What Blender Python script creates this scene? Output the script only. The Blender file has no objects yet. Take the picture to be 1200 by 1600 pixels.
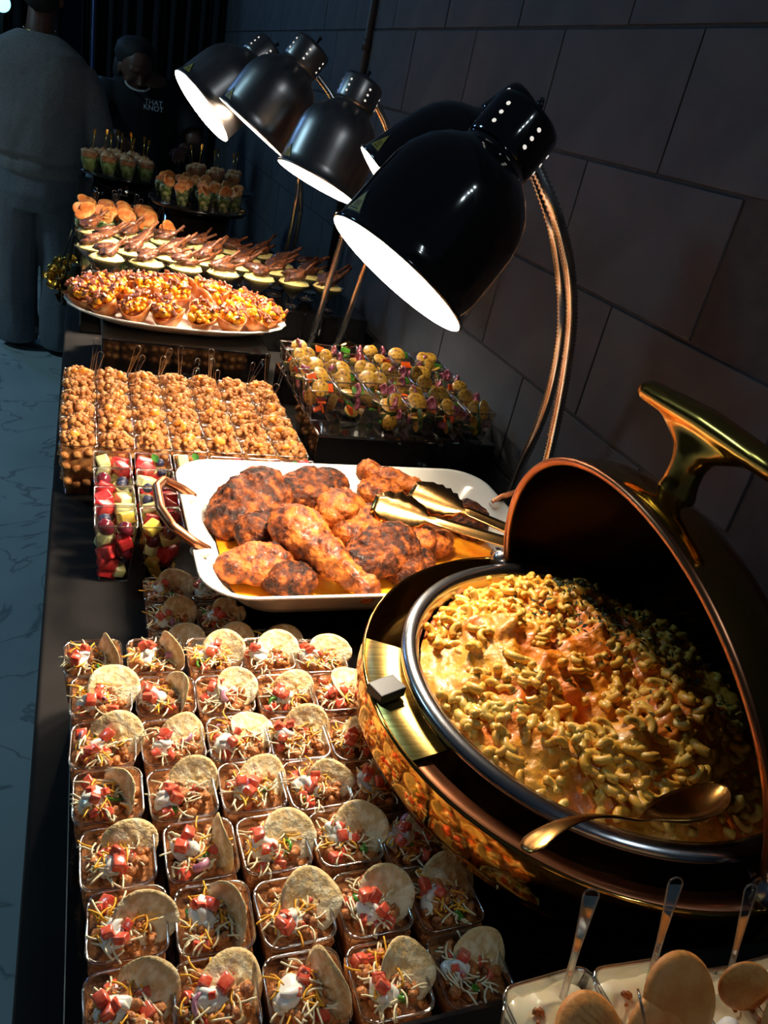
import bpy, bmesh, math, random
from mathutils import Vector, Matrix, noise, Euler, Quaternion
PI = math.pi
R0 = random.Random(7)
scene = bpy.context.scene
COL = scene.collection

# ---------------- camera (solved from the block wall's courses and joints) ----------------
F_PX = 1220.7; YAW = .425573; PITCH = .4722747; ROLL = .226702; CAMZ = 1.42
_f = Vector((math.sin(YAW) * math.cos(PITCH), math.cos(YAW) * math.cos(PITCH), -math.sin(PITCH)))
_r = Vector((math.cos(YAW), -math.sin(YAW), 0)); _u = _r.cross(_f)
_c, _s = math.cos(ROLL), math.sin(ROLL)
RT = _c * _r + _s * _u; UP = -_s * _r + _c * _u; FW = _f
cd = bpy.data.cameras.new('camera'); cam = bpy.data.objects.new('camera', cd); COL.objects.link(cam)
cd.sensor_fit = 'HORIZONTAL'; cd.sensor_width = 36; cd.lens = F_PX / 1200 * 36; cd.clip_start = .02; cd.clip_end = 60
cam.matrix_world = Matrix(((RT.x, UP.x, -FW.x, 0), (RT.y, UP.y, -FW.y, 0), (RT.z, UP.z, -FW.z, CAMZ), (0, 0, 0, 1)))
scene.camera = cam

# ---------------- world, room light, exposure ----------------
w = bpy.data.worlds.new('dim_room'); scene.world = w; w.use_nodes = True
w.node_tree.nodes['Background'].inputs[0].default_value = (.42, .62, .95, 1)
w.node_tree.nodes['Background'].inputs[1].default_value = .028
vs = scene.view_settings; vs.view_transform = 'Standard'; vs.look = 'None'; vs.gamma = 1; vs.use_curve_mapping = False; vs.exposure = 0
def area(name, loc, target, size, energy, col):
    d = bpy.data.lights.new(name, 'AREA'); d.energy = energy; d.color = col; d.shape = 'DISK'; d.size = size
    o = bpy.data.objects.new(name, d); COL.objects.link(o); o.location = loc
    o.rotation_euler = (Vector(target) - Vector(loc)).to_track_quat('-Z', 'Y').to_euler(); return o
area('stage_light', (-3.2, 3.6, 3.4), (-.5, 3.2, 0), .8, 34, (.42, .78, 1))
area('stage_wash', (-2.4, 7.5, 3.2), (.4, 3.0, 1.0), .6, 20, (.2, .45, 1))
for i, (x, y) in enumerate(((.50, -1.0), (.62, -.82), (.75, -.66), (.86, -.45))):
    area('ceiling_spot', (x, y, 2.95), (x - .2, y + 1.2, 1), .05, 1.3, (.75, .9, 1))
EL = 1.12     # heat lamp bulb power
# ---------------- colour / material helpers ----------------
def lin(c):
    return tuple((v / 12.92 if v <= .04045 else ((v + .055) / 1.055) ** 2.4) for v in [q / 255 for q in c]) + (1,)
MATS = {}
def mat(name, c1, c2=None, rough=.6, metal=0., scale=60., bump=0., bscale=None, detail=5, spec=.5, sss=0., coat=0., c3=None, lo=.35, hi=.65, wave=False, stretch=None, coord='Object', dist=.002):
    if name in MATS: return MATS[name]
    m = bpy.data.materials.new(name); m.use_nodes = True; nt = m.node_tree; b = nt.nodes['Principled BSDF']
    b.inputs['Roughness'].default_value = rough; b.inputs['Metallic'].default_value = metal
    b.inputs['Specular IOR Level'].default_value = spec; b.inputs['Coat Weight'].default_value = coat; b.inputs['Coat Roughness'].default_value = .1
    if sss: b.inputs['Subsurface Weight'].default_value = sss; b.inputs['Subsurface Scale'].default_value = .004
    b.inputs['Base Color'].default_value = lin(c1)
    tc = nt.nodes.new('ShaderNodeTexCoord'); mp = nt.nodes.new('ShaderNodeMapping'); nt.links.new(tc.outputs[coord], mp.inputs[0])
    if stretch: mp.inputs['Scale'].default_value = stretch
    if c2:
        n = nt.nodes.new('ShaderNodeTexNoise'); n.inputs['Scale'].default_value = scale; n.inputs['Detail'].default_value = detail
        nt.links.new(mp.outputs[0], n.inputs['Vector'])
        r = nt.nodes.new('ShaderNodeValToRGB'); e = r.color_ramp.elements
        e[0].position = lo; e[1].position = hi; e[0].color = lin(c1); e[1].color = lin(c2)
        if c3:
            k = e.new((lo + hi) / 2); k.color = lin(c3)
        nt.links.new(n.outputs['Fac'], r.inputs[0]); nt.links.new(r.outputs[0], b.inputs['Base Color'])
    if bump:
        n2 = nt.nodes.new('ShaderNodeTexNoise'); n2.inputs['Scale'].default_value = bscale or scale * 3; n2.inputs['Detail'].default_value = 6
        nt.links.new(mp.outputs[0], n2.inputs['Vector'])
        bp = nt.nodes.new('ShaderNodeBump'); bp.inputs['Strength'].default_value = bump; bp.inputs['Distance'].default_value = dist
        nt.links.new(n2.outputs['Fac'], bp.inputs['Height']); nt.links.new(bp.outputs[0], b.inputs['Normal'])
    MATS[name] = m; return m
def clear_mat(name, tint=(245, 245, 245), base=.04, gain=.9, rough=.05, rgb=(1, 1, 1)):
    m = bpy.data.materials.new(name); m.use_nodes = True; nt = m.node_tree; nt.nodes.clear()
    out = nt.nodes.new('ShaderNodeOutputMaterial'); mx = nt.nodes.new('ShaderNodeMixShader')
    t = nt.nodes.new('ShaderNodeBsdfTransparent'); t.inputs[0].default_value = lin(tint)
    g = nt.nodes.new('ShaderNodeBsdfGlossy'); g.inputs['Roughness'].default_value = rough; g.inputs[0].default_value = (*rgb, 1)
    fr = nt.nodes.new('ShaderNodeFresnel'); fr.inputs[0].default_value = 1.5
    ma = nt.nodes.new('ShaderNodeMath'); ma.operation = 'MULTIPLY_ADD'; ma.inputs[1].default_value = gain; ma.inputs[2].default_value = base; ma.use_clamp = True
    nt.links.new(fr.outputs[0], ma.inputs[0]); nt.links.new(ma.outputs[0], mx.inputs[0]); nt.links.new(t.outputs[0], mx.inputs[1]); nt.links.new(g.outputs[0], mx.inputs[2]); nt.links.new(mx.outputs[0], out.inputs[0])
    MATS[name] = m; return m
def emit(name, col, s):
    m = bpy.data.materials.new(name); m.use_nodes = True; nt = m.node_tree; b = nt.nodes['Principled BSDF']
    b.inputs['Base Color'].default_value = (.8, .8, .8, 1); b.inputs['Emission Color'].default_value = (*col, 1); b.inputs['Emission Strength'].default_value = s
    MATS[name] = m; return m

# ---------------- mesh builder ----------------
class G:
    def __init__(s): s.v = []; s.f = []; s.mi = []
    def add(s, v, f, M=None, mi=0):
        o = len(s.v)
        s.v += [tuple(M @ Vector(p)) for p in v] if M is not None else [tuple(p) for p in v]
        s.f += [tuple(i + o for i in q) for q in f]; s.mi += [mi] * len(f); return s
    def merge(s, g, M=None, mi=None):
        o = len(s.v); s.v += [tuple(M @ Vector(p)) for p in g.v] if M is not None else g.v
        s.f += [tuple(i + o for i in q) for q in g.f]; s.mi += g.mi if mi is None else [mi] * len(g.f); return s
    def loft(s, loops, cap0=False, cap1=False, closed=True, mi=0):
        n = len(loops[0]); v = [p for l in loops for p in l]; f = []
        for i in range(len(loops) - 1):
            for j in range(n if closed else n - 1):
                a = i * n + j; b = i * n + (j + 1) % n; f.append((a, b, b + n, a + n))
        if cap0: f.append(tuple(range(n - 1, -1, -1)))
        if cap1: f.append(tuple(range((len(loops) - 1) * n, len(loops) * n)))
        return s.add(v, f, mi=mi)
    def lathe(s, prof, n=32, M=None, a0=0, a1=2 * PI, mi=0):
        full = abs(a1 - a0 - 2 * PI) < 1e-6; k = n if full else n + 1; v = []; f = []
        for r, z in prof:
            for j in range(k):
                a = a0 + (a1 - a0) * j / n; v.append((r * math.cos(a), r * math.sin(a), z))
        for i in range(len(prof) - 1):
            for j in range(n):
                a = i * k + j; b = i * k + (j + 1) % k; f.append((a, b, b + k, a + k))
        return s.add(v, f, M, mi)
    def tube(s, pts, rad, n=8, closed=False, mi=0, caps=True, flat=1.):
        pts = [Vector(p) for p in pts]; k = len(pts); loops = []; prev = None
        for i, p in enumerate(pts):
            if closed: t = pts[(i + 1) % k] - pts[i - 1]
            else: t = pts[min(i + 1, k - 1)] - pts[max(i - 1, 0)]
            t.normalize()
            if prev is None:
                a = Vector((0, 0, 1)) if abs(t.z) < .9 else Vector((1, 0, 0)); x = t.cross(a).normalized()
            else: x = (prev - t * prev.dot(t)).normalized()
            prev = x; y = t.cross(x); r = rad[i] if isinstance(rad, (list, tuple)) else rad
            loops.append([p + x * r * math.cos(2 * PI * j / n) + y * r * flat * math.sin(2 * PI * j / n) for j in range(n)])
        if closed: loops.append(loops[0])
        return s.loft(loops, cap0=caps and not closed, cap1=caps and not closed, mi=mi)
    def box(s, c, d, M=None, mi=0, bev=0.):
        x, y, z = [q / 2 for q in d]; c = Vector(c)
        if not bev:
            v = [Vector((sx * x, sy * y, sz * z)) + c for sx in (-1, 1) for sy in (-1, 1) for sz in (-1, 1)]
            return s.add(v, [(0, 1, 3, 2), (4, 6, 7, 5), (0, 4, 5, 1), (2, 3, 7, 6), (0, 2, 6, 4), (1, 5, 7, 3)], M, mi)
        bm = bmesh.new(); bmesh.ops.create_cube(bm, size=1)
        for vv in bm.verts: vv.co = Vector((vv.co.x * 2 * x, vv.co.y * 2 * y, vv.co.z * 2 * z)) + c
        bmesh.ops.bevel(bm, geom=bm.edges[:], offset=bev, segments=2, affect='EDGES', profile=.6)
        bm.verts.index_update(); v = [q.co.copy() for q in bm.verts]; f = [[q.index for q in p.verts] for p in bm.faces]; bm.free()
        return s.add(v, f, M, mi)
    def ico(s, c=(0, 0, 0), r=1., sub=2, M=None, nz=0., ns=1., seed=0., oct_=1, mi=0):
        v, f = ICO(sub); c = Vector(c); sc = Vector(r) if isinstance(r, (tuple, list, Vector)) else Vector((r, r, r)); out = []
        for p in v:
            k = 1.
            if nz:
                q = p * ns + Vector((seed * 3.1, seed * 1.7, seed * 5.3)); a = 1.
                for o in range(oct_): k += nz * a * noise.noise(q); q = q * 2.1; a *= .55
            out.append(Vector((p.x * sc.x, p.y * sc.y, p.z * sc.z)) * k + c)
        return s.add(out, f, M, mi)
    def mesh(s, name, mats, smooth=True):
        me = bpy.data.meshes.new(name); me.from_pydata(s.v, [], s.f)
        for m in (mats if isinstance(mats, (list, tuple)) else [mats]): me.materials.append(m)
        if any(s.mi): me.polygons.foreach_set('material_index', s.mi)
        me.polygons.foreach_set('use_smooth', [smooth] * len(s.f)); me.update(); return me
_ic = {}
def ICO(sub):
    if sub not in _ic:
        bm = bmesh.new(); bmesh.ops.create_icosphere(bm, subdivisions=sub, radius=1); bm.verts.index_update()
        _ic[sub] = ([v.co.copy() for v in bm.verts], [tuple(v.index for v in f.verts) for f in bm.faces]); bm.free()
    return _ic[sub]
def TR(loc=(0, 0, 0), rot=(0, 0, 0), sc=(1, 1, 1)):
    if not isinstance(sc, (tuple, list)): sc = (sc, sc, sc)
    return Matrix.LocRotScale(Vector(loc), Euler(rot), Vector(sc))
def put(name, me, parent=None, loc=(0, 0, 0), rot=(0, 0, 0), sc=1., label=None, cat=None, group=None, kind=None, M=None):
    o = bpy.data.objects.new(name, me); COL.objects.link(o); o.parent = parent
    if M is not None: o.matrix_local = M
    else:
        o.location = loc; o.rotation_euler = rot; o.scale = sc if isinstance(sc, (tuple, list)) else (sc, sc, sc)
    for k, v in (('label', label), ('category', cat), ('group', group), ('kind', kind)):
        if v: o[k] = v
    return o
def flat(o):
    o.data.polygons.foreach_set('use_smooth', [False] * len(o.data.polygons)); return o
def sub(o, n=1):
    m = o.modifiers.new('subdivision', 'SUBSURF'); m.levels = n; m.render_levels = n; return o
def voxel(o, size, smooth=3, disp=0., dsize=.02, disp2=0., dsize2=.006):
    m = o.modifiers.new('remesh', 'REMESH'); m.mode = 'VOXEL'; m.voxel_size = size; m.use_smooth_shade = True
    if smooth: q = o.modifiers.new('smooth', 'SMOOTH'); q.iterations = smooth; q.factor = .6
    for i, (a, b) in enumerate(((disp, dsize), (disp2, dsize2))):
        if a:
            nm = 'clouds_%.4f' % b; t = bpy.data.textures.get(nm)
            if not t: t = bpy.data.textures.new(nm, 'CLOUDS'); t.noise_scale = b; t.noise_depth = 3
            d = o.modifiers.new('displace', 'DISPLACE'); d.texture = t; d.strength = a; d.mid_level = .5; d.texture_coords = 'GLOBAL' if i == 0 else 'LOCAL'
    return o
ORD = ['first', 'second', 'third', 'fourth', 'fifth', 'sixth', 'seventh', 'eighth', 'ninth', 'tenth', 'eleventh', 'twelfth']
def at(px, py, z=None, X=None, Y=None, d=None):
    """world point on the photograph's sight line, at a chosen real height, distance or depth"""
    q = FW * F_PX + RT * (px - 600) - UP * (py - 800)
    k = (z - CAMZ) / q.z if z is not None else X / q.x if X is not None else Y / q.y if Y is not None else d / F_PX
    return Vector((q.x * k, q.y * k, q.z * k + CAMZ))
TZ = .74
# ---------------- materials ----------------
M_wall = mat('charcoal_block_paint', (62, 65, 72), (74, 76, 82), rough=.75, scale=9, bump=.35, bscale=160, dist=.0012)
M_mortar = mat('charcoal_mortar', (52, 51, 53), (62, 60, 62), rough=.9, scale=30, bump=.4, bscale=120)
M_cloth = mat('black_tablecloth', (30, 27, 26), (42, 38, 36), rough=.85, scale=6, bump=.25, bscale=25, spec=.25, dist=.004)
M_gloss = mat('black_acrylic', (14, 13, 13), rough=.08, spec=.6)
M_white = mat('white_porcelain', (236, 232, 220), rough=.15, spec=.6, coat=.3)
M_brass = mat('polished_brass', (214, 164, 82), (196, 146, 70), rough=.08, metal=1, scale=4)
M_brassb = mat('brushed_brass', (205, 175, 100), (168, 138, 74), rough=.3, metal=1, scale=30, stretch=(1, 12, 1))
M_brassdark = mat('brass_lid_inside_shaded', (62, 42, 24), (48, 32, 18), rough=.22, metal=1, scale=5)  # brass darkened in its colour, standing for the dark room it mirrors
M_copper = mat('copper_metal', (206, 138, 98), (168, 106, 72), rough=.34, metal=1, scale=12)
M_steel = mat('stainless_steel', (190, 190, 192), (170, 170, 174), rough=.22, metal=1, scale=8)
M_blackplastic = mat('black_plastic', (22, 22, 23), rough=.5)
M_clear = clear_mat('clear_plastic', base=.025, gain=.55)
M_rim = clear_mat('clear_plastic_edge', tint=(232, 230, 228), base=.2, gain=.6, rough=.12)
M_glass = clear_mat('clear_glass', base=.02, gain=.8, rough=.02)
# ================= SETTING =================
def struct(name, g, m, smooth=False, parent=None, **k):
    o = put(name, g.mesh(name, m, smooth), parent, **k)
    if not parent: o['kind'] = 'structure'
    return o
M_floor = mat('pale_concrete_floor', (176, 190, 188), (202, 212, 208), rough=.45, scale=2.5, bump=.1, bscale=20, lo=.3, hi=.7)
nt = M_floor.node_tree   # dark scuffs and dried veins on the concrete
b_ = nt.nodes['Principled BSDF']; src = b_.inputs['Base Color'].links[0].from_socket
tc_ = nt.nodes.new('ShaderNodeTexCoord'); n_ = nt.nodes.new('ShaderNodeTexNoise'); n_.inputs['Scale'].default_value = 2.2; n_.inputs['Detail'].default_value = 9; n_.inputs['Distortion'].default_value = 1.4
nt.links.new(tc_.outputs['Object'], n_.inputs['Vector']); r_ = nt.nodes.new('ShaderNodeValToRGB'); e_ = r_.color_ramp.elements
e_[0].position = .485; e_[0].color = (0, 0, 0, 1); e_[1].position = .515; e_[1].color = (0, 0, 0, 1); k_ = e_.new(.5); k_.color = (.55, .55, .55, 1)
nt.links.new(n_.outputs['Fac'], r_.inputs[0]); mx_ = nt.nodes.new('ShaderNodeMixRGB'); mx_.inputs[2].default_value = lin((58, 74, 80)); nt.links.new(r_.outputs[0], mx_.inputs[0]); nt.links.new(src, mx_.inputs[1]); nt.links.new(mx_.outputs[0], b_.inputs['Base Color'])
g = G(); g.box((0, 0, -.05), (14, 22, .1)); struct('floor', g, M_floor, loc=(-5, 6, 0))
# block wall, each block its own piece
WX = .836
wall = put('wall_right', None, loc=(WX, 0, 0)); wall['kind'] = 'structure'
gm = G(); gm.box((.0975, 4.2, 1.3), (.2, 9.6, 2.6)); wb = gm.mesh('mortar_backing', M_mortar, False)
bpy.data.objects.remove(wall); wall = put('wall_right', wb, loc=(WX, 0, 0), kind='structure')
blk = []
for k in range(3):
    gb = G(); gb.box((.012, 0, 0), (.036, .4064 - .0035, .2032 - .006), bev=.0022); blk.append(gb.mesh('block', M_wall, False))
ztop = CAMZ + .1889
for c in range(-4, 9):
    zc = ztop - (c - .5) * .2032 if c > 0 else ztop + (.5 - c) * .2032
    if not .1 < zc < 2.6: continue
    row = c if c > 0 else c
    for j in range(-2, 34):
        y = 1.1166 + j * .2032
        odd = (j % 2 == 1) if (row % 2 == 0) else (j % 2 == 0)
        if odd and -.3 < y < 8 and zc > .55: put('block', blk[j % 3], wall, loc=(R0.uniform(-.0008, .0008), y + .2032, zc))
# far wall, left side and black drapes
M_dark = mat('dark_navy_wall', (20, 24, 34), (26, 30, 42), rough=.9, scale=2)
g = G(); g.box((0, 0, 1.6), (9, .2, 3.2)); struct('wall_back', g, M_dark, loc=(-2.6, 8.9, 0))
g = G(); g.box((0, 0, 1.6), (.2, 22, 3.2)); struct('wall_left', g, M_dark, loc=(-7.2, 6, 0))
M_drape = mat('black_drape', (22, 24, 34), (15, 17, 26), rough=.95, scale=3)
def drape(name, x0, x1, y, h, label, nf):
    g = G(); n = nf * 8; a = []; b = []
    for i in range(n + 1):
        t = i / n; x = x0 + (x1 - x0) * t; yy = .05 * math.sin(t * nf * 2 * PI) + .02 * math.sin(t * nf * 5.1)
        a.append((x, yy, 0)); b.append((x, yy * .8, h))
    g.loft([a, b], closed=False); back = G(); 
    o = put(name, g.mesh(name, M_drape), loc=(0, y, .02), label=label, cat='curtain'); s = o.modifiers.new('thick', 'SOLIDIFY'); s.thickness = .006; return o
drape('stage_drape', -.02, .8, 5.9, 2.7, 'long black drape hanging behind the server at the far end', 9)
drape('stage_drape', -1.9, -.16, 6.9, 2.7, 'long black drape hanging behind the person in grey at left', 14)
M_pipe = mat('dark_pipe', (58, 50, 46), rough=.5)
for (px, Yv, rr, nm, lb) in ((578, None, .011, 'wall_pipe', 'dark vertical conduit pipe running up the block wall above the brushed lamps'), (347, None, .014, 'wall_cable', 'thin dark vertical cable on the far wall above the leftmost lamp')):
    p = at(px, 40, X=WX - rr - .008); g = G(); g.tube([(0, 0, -.62), (0, 0, 0), (0, 0, 1.05)], rr, 10)
    for zz in (-.3, .1, .5):
        g.tube([(0, 0, zz), (0, 0, zz + .03)], rr * 1.25, 10)
    put(nm, g.mesh(nm, M_pipe), loc=(p.x, p.y, 1.45), label=lb, cat='pipe')
# added blue rod stands for the glowing line in the drape gap
M_gap_line = mat('blue_gap_light', (70, 90, 150), rough=.3)
p = at(146, 20, Y=5.4); g = G(); g.tube([(0, 0, 0), (0, 0, 2.5)], .006, 8); g.lathe([(0, .012), (.09, .01), (.1, 0)], 20)
put('drape_gap_line', g.mesh('drape_gap_line', M_gap_line), loc=(p.x, p.y, 0.0), label='slim upright blue rod standing for light through the drape gap behind the person in grey', cat='pole')
# tables under black cloths
def cloth(name, x0, x1, y0, y1, seed, label):
    """top with rounded corners and hanging sides with soft folds"""
    g = G(); n = 22; top = []
    rc = .035; pts = []
    cs = [(x0 + rc, y0 + rc, PI), (x1 - rc, y0 + rc, 1.5 * PI), (x1 - rc, y1 - rc, 0), (x0 + rc, y1 - rc, .5 * PI)]
    for cx, cy, a0 in cs:
        for i in range(7): a = a0 + i / 6 * PI / 2; pts.append((cx + rc * math.cos(a), cy + rc * math.sin(a)))
    full = []
    for i in range(len(pts)):
        a = Vector(pts[i]); b = Vector(pts[(i + 1) % len(pts)]); m = max(1, int((b - a).length / .03))
        for k in range(m): full.append(a.lerp(b, k / m))
    cx, cy = (x0 + x1) / 2, (y0 + y1) / 2; loops = []
    for z, off in ((TZ, -.006), (TZ - .002, -.0015), (TZ - .008, 0), (TZ - .05, .004), (TZ - .2, .006), (TZ - .45, .01), (.015, .014)):
        L = []
        for q in full:
            d = Vector((q.x - cx, q.y - cy)); dx = 1 if abs(q.x - x0) < .04 else 0
            nrm = Vector((-1 if q.x < x0 + rc else 1 if q.x > x1 - rc else 0, -1 if q.y < y0 + rc else 1 if q.y > y1 - rc else 0))
            if nrm.length: nrm.normalize()
            amp = max(0, (TZ - .05 - z)) * .022 * (1 if q.x < x0 + rc and q.y < y1 - .06 and q.y > y0 + .06 else .0); off = off if nrm.x < 0 else min(off, .003)
            wv = noise.noise(Vector((q.x * 9 + seed, q.y * 9, z * .6))) * amp * 2 + math.sin((q.x + q.y) * 42 + seed) * amp * .5
            p = q + nrm * (off + wv); L.append((p.x, p.y, z))
        loops.append(L)
    g.loft(loops[::-1], cap1=True)
    ys = [y0 + .05 + i * (y1 - y0 - .1) / 3 for i in range(4)]
    return put(name, g.mesh(name, M_cloth), label=label, cat='tablecloth')
cloth('tablecloth', -.037, .80, -.35, 1.375, 1, 'black cloth over the nearer table under tacos, fruit and chafer')
cloth('tablecloth', -.036, .80, 1.43, 3.75, 5, 'black cloth over the farther table under crumble cups and martini glasses')

# ---- risers: glossy black acrylic ----
def riser(x0, x1, y0, y1, z1, label, z0=TZ, bev=.004, name='display_riser', t=None, rcorner=None):
    g = G()
    if rcorner:
        h = (x1 - x0) / 2; k = (y1 - y0) / 2; L = []
        for (sx, sy, a0) in ((-1, -1, PI), (1, -1, 1.5 * PI), (1, 1, 0), (-1, 1, .5 * PI)):
            for i in range(9): a = a0 + i / 8 * PI / 2; L.append((sx * (h - rcorner) + rcorner * math.cos(a), sy * (k - rcorner) + rcorner * math.sin(a)))
        hz = z1 - z0
        g.loft([[(x, y, 0) for x, y in L], [(x, y, hz - .003) for x, y in L], [(x * .995, y * .995, hz) for x, y in L]], cap0=True, cap1=True)
    else: g.box((0, 0, (z1 - z0) / 2), (x1 - x0, y1 - y0, z1 - z0), bev=bev)
    return put(name, g.mesh(name, M_gloss, False), loc=((x0 + x1) / 2, (y0 + y1) / 2, z0), label=label, cat='riser')
Z = lambda z: z + CAMZ
riser(.0, .366, -.05, .745, Z(-.61), 'low glossy black riser with rounded corners carrying the taco cups', rcorner=.05)
riser(.205, .64, .235 + .62, 1.06, Z(-.60), 'plain black block under the white chicken dish')
riser(.42, .80, 1.295, 1.70, Z(-.565), 'glossy black box riser under the grilled vegetable cups')
riser(.045, .415, 1.73, 2.05, Z(-.56), 'glossy black box riser under the white oval platter')
riser(.0, .78, 2.13, 2.56, Z(-.56), 'long black box riser under the martini glasses')
riser(-.02, .226, 2.63, 2.86, Z(-.56), 'black box riser under the cups of rolls with spinach')
riser(.12, .52, .02, .232, Z(-.49), 'tall black riser at bottom right under the pudding cups', z0=Z(-.609))
riser(-.02, .52, 3.1, 3.6, Z(-.50), 'black box riser at the far end of the table')
# ================= HEAT LAMPS =================
M_blk = mat('gloss_black_enamel', (9, 9, 10), rough=.07, spec=.7, coat=.6)
M_gun = mat('brushed_gunmetal', (176, 166, 160), (140, 134, 132), rough=.33, metal=1, scale=40, stretch=(1, 1, .05))
M_inner = mat('white_reflector', (250, 248, 242), rough=.4)
M_bulb = emit('bulb_glow', (1, .9, .74), 22)
M_hole = emit('light_through_hole', (1, .93, .82), .75)  # faint glow on solid discs, standing for lamplight seen through the cap's holes
M_neck = mat('ribbed_steel_neck', (226, 222, 216), (196, 190, 182), rough=.25, metal=1, scale=30)
M_yel = mat('warning_yellow', (196, 170, 30), rough=.5)
M_ink = mat('black_ink', (12, 12, 12), rough=.6)
def shade_mesh():
    pr = [(.0925, 0), (.0945, .001), (.0945, .004), (.0915, .006), (.0905, .03), (.0895, .07), (.088, .1), (.084, .122), (.075, .143), (.063, .159), (.05, .17), (.043, .178), (.0405, .186)]
    g = G(); g.lathe(pr, 56, mi=0)
    inn = [(.0925, 0), (.0895, .006), (.0885, .03), (.0875, .07), (.086, .1), (.082, .12), (.073, .141), (.061, .157), (.048, .168), (.03, .172), (.001, .173)]
    g.lathe([(r, z) for r, z in inn][::-1], 56, mi=1); return g
def heat_lamp(rim, cap, m, label, neck_pts, extra=None, openness=.17, k=1., name='heat_lamp', side=-1.05):
    """one head on its own ribbed gooseneck; neck_pts are world points from cap to the foot on the table"""
    foot = Vector(neck_pts[-1]); root = put(name, None, loc=foot, label=label, cat='lamp', group=None)
    W = lambda p: Vector(p) - foot
    rim = Vector(rim); cap = Vector(cap); eye = Vector((0, 0, CAMZ)); vw = (rim - eye).normalized(); cd_ = (cap - eye); lo_, hi_ = .75, 1.35
    for _ in range(40):      # cap distance that gives the mouth the openness seen in the photograph
        md = (lo_ + hi_) / 2; ax = (eye + cd_ * md - rim).normalized()
        if ax.dot(vw) > openness: hi_ = md
        else: lo_ = md
    ax = (eye + cd_ * md - rim).normalized(); q = ax.to_track_quat('Z', 'X')
    M = Matrix.LocRotScale(W(rim), q, Vector((k, k, k * .925))); lc = q.inverted() @ (eye - rim); STK = math.atan2(lc.y, lc.x) + side
    key = 'shade_' + m.name
    sm = bpy.data.meshes.get(key) or shade_mesh().mesh(key, [m, M_inner])
    sh = put('lamp_shade', sm, root, M=M)
    g = G(); g.lathe([(.0405, .182), (.0425, .184), (.0432, .19), (.0432, .236), (.0405, .243), (.03, .247), (0, .248)], 48)
    g.lathe([(.034, .182), (.0405, .182)], 48)
    cp = put('cap', g.mesh('cap', m), root, M=M)
    hm = bpy.data.meshes.get('vent_hole_glow')
    if not hm:
        gh = G(); gh.lathe([(0, .0006), (.0024, .0005), (.0026, 0)], 12); hm = gh.mesh('vent_hole_glow', M_hole)
    for a in range(6):
        for j in range(3):
            th = a * PI / 3 + .3; zz = .199 + j * .0125
            put('vent_hole_glow', hm, cp, M=Matrix.Translation((.0431 * math.cos(th), .0431 * math.sin(th), zz)) @ Matrix.Rotation(th, 4, 'Z') @ Matrix.Rotation(PI / 2, 4, 'Y'))
    g = G(); g.tube([(0, 0, .245), (0, 0, .262)], .003, 8); g.ico((0, 0, .264), .0045, 2); put('switch', g.mesh('switch', M_blackplastic), root, M=M)
    g = G(); g.ico((0, 0, .105), (.036, .036, .036), 3); g.tube([(0, 0, .13), (0, 0, .172)], [.026, .014], 16); put('bulb', g.mesh('bulb', M_bulb), root, M=M)
    # warning triangle
    g = G(); tri = [(-.017, -.001), (.017, -.001), (0, .03)]
    def onwall(u, v, lift): a = u / .09; z = .012 + v; return ((.0908 + lift) * math.cos(a), (.0908 + lift) * math.sin(a), z)
    def strip(poly, lift, mi):
        c = (sum(p[0] for p in poly) / len(poly), sum(p[1] for p in poly) / len(poly)); v = [onwall(*c, lift)]; ed = []
        for i in range(len(poly)):
            a = poly[i]; b = poly[(i + 1) % len(poly)]
            for t in range(4): ed.append((a[0] + (b[0] - a[0]) * t / 4, a[1] + (b[1] - a[1]) * t / 4))
        v += [onwall(*p, lift) for p in ed]; n = len(ed); g.add(v, [(0, 1 + i, 1 + (i + 1) % n) for i in range(n)], mi=mi)
    strip(tri, .0006, 1); strip([(-.0145, .0008), (.0145, .0008), (0, .0268)], .0009, 0)
    strip([(-.008, .003), (.008, .003), (.008, .0045), (-.008, .0045)], .0012, 1)
    for du in (-.004, 0, .004):
        strip([(du - .0007, .006), (du + .0007, .006), (du + .0012, .010), (du + .0004, .0145), (du - .0009, .0145), (du - .0001, .010)], .0012, 1)
    put('warning_sticker', g.mesh('warning_sticker', [M_yel, M_ink]), root, M=M @ Matrix.Rotation(STK, 4, 'Z'))
    # ribbed neck
    P = [W(p) for p in neck_pts[:-1]]; F = []
    for i in range(len(P) - 1):
        p0 = P[max(i - 1, 0)]; p1 = P[i]; p2 = P[i + 1]; p3 = P[min(i + 2, len(P) - 1)]
        n = max(2, int((p2 - p1).length / .0030))
        for t in range(n):
            t /= n; F.append(.5 * ((2 * p1) + (p2 - p0) * t + (2 * p0 - 5 * p1 + 4 * p2 - p3) * t * t + (3 * p1 - p0 - 3 * p2 + p3) * t ** 3))
    F.append(P[-1]); g = G(); g.tube(F, [.0092 if i % 2 else .0068 for i in range(len(F))], 10)
    put('gooseneck', g.mesh('gooseneck', M_neck), root)
    g = G(); e = F[-1]; g.tube([e, Vector((e.x, e.y, .03))], .009, 12); g.lathe([(0, .016), (.012, .016), (.07, .012), (.075, .004), (.075, 0), (0, 0)], 32)
    put('base', g.mesh('base', m if m is M_blk else M_blk), root)
    # the lamp's own light
    d = bpy.data.lights.new('bulb_light', 'AREA'); d.energy = EL * (extra or 1); d.color = (1, .845, .65); d.shape = 'DISK'; d.size = .10
    l = put('bulb_light', d, root, M=M @ Matrix.Translation((0, 0, .04)))
    d = bpy.data.lights.new('bulb_spill', 'POINT'); d.energy = .5; d.color = (1, .84, .64); d.shadow_soft_size = .02
    l = put('bulb_spill', d, root, M=M @ Matrix.Translation((0, 0, .055)))
    return root
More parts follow.
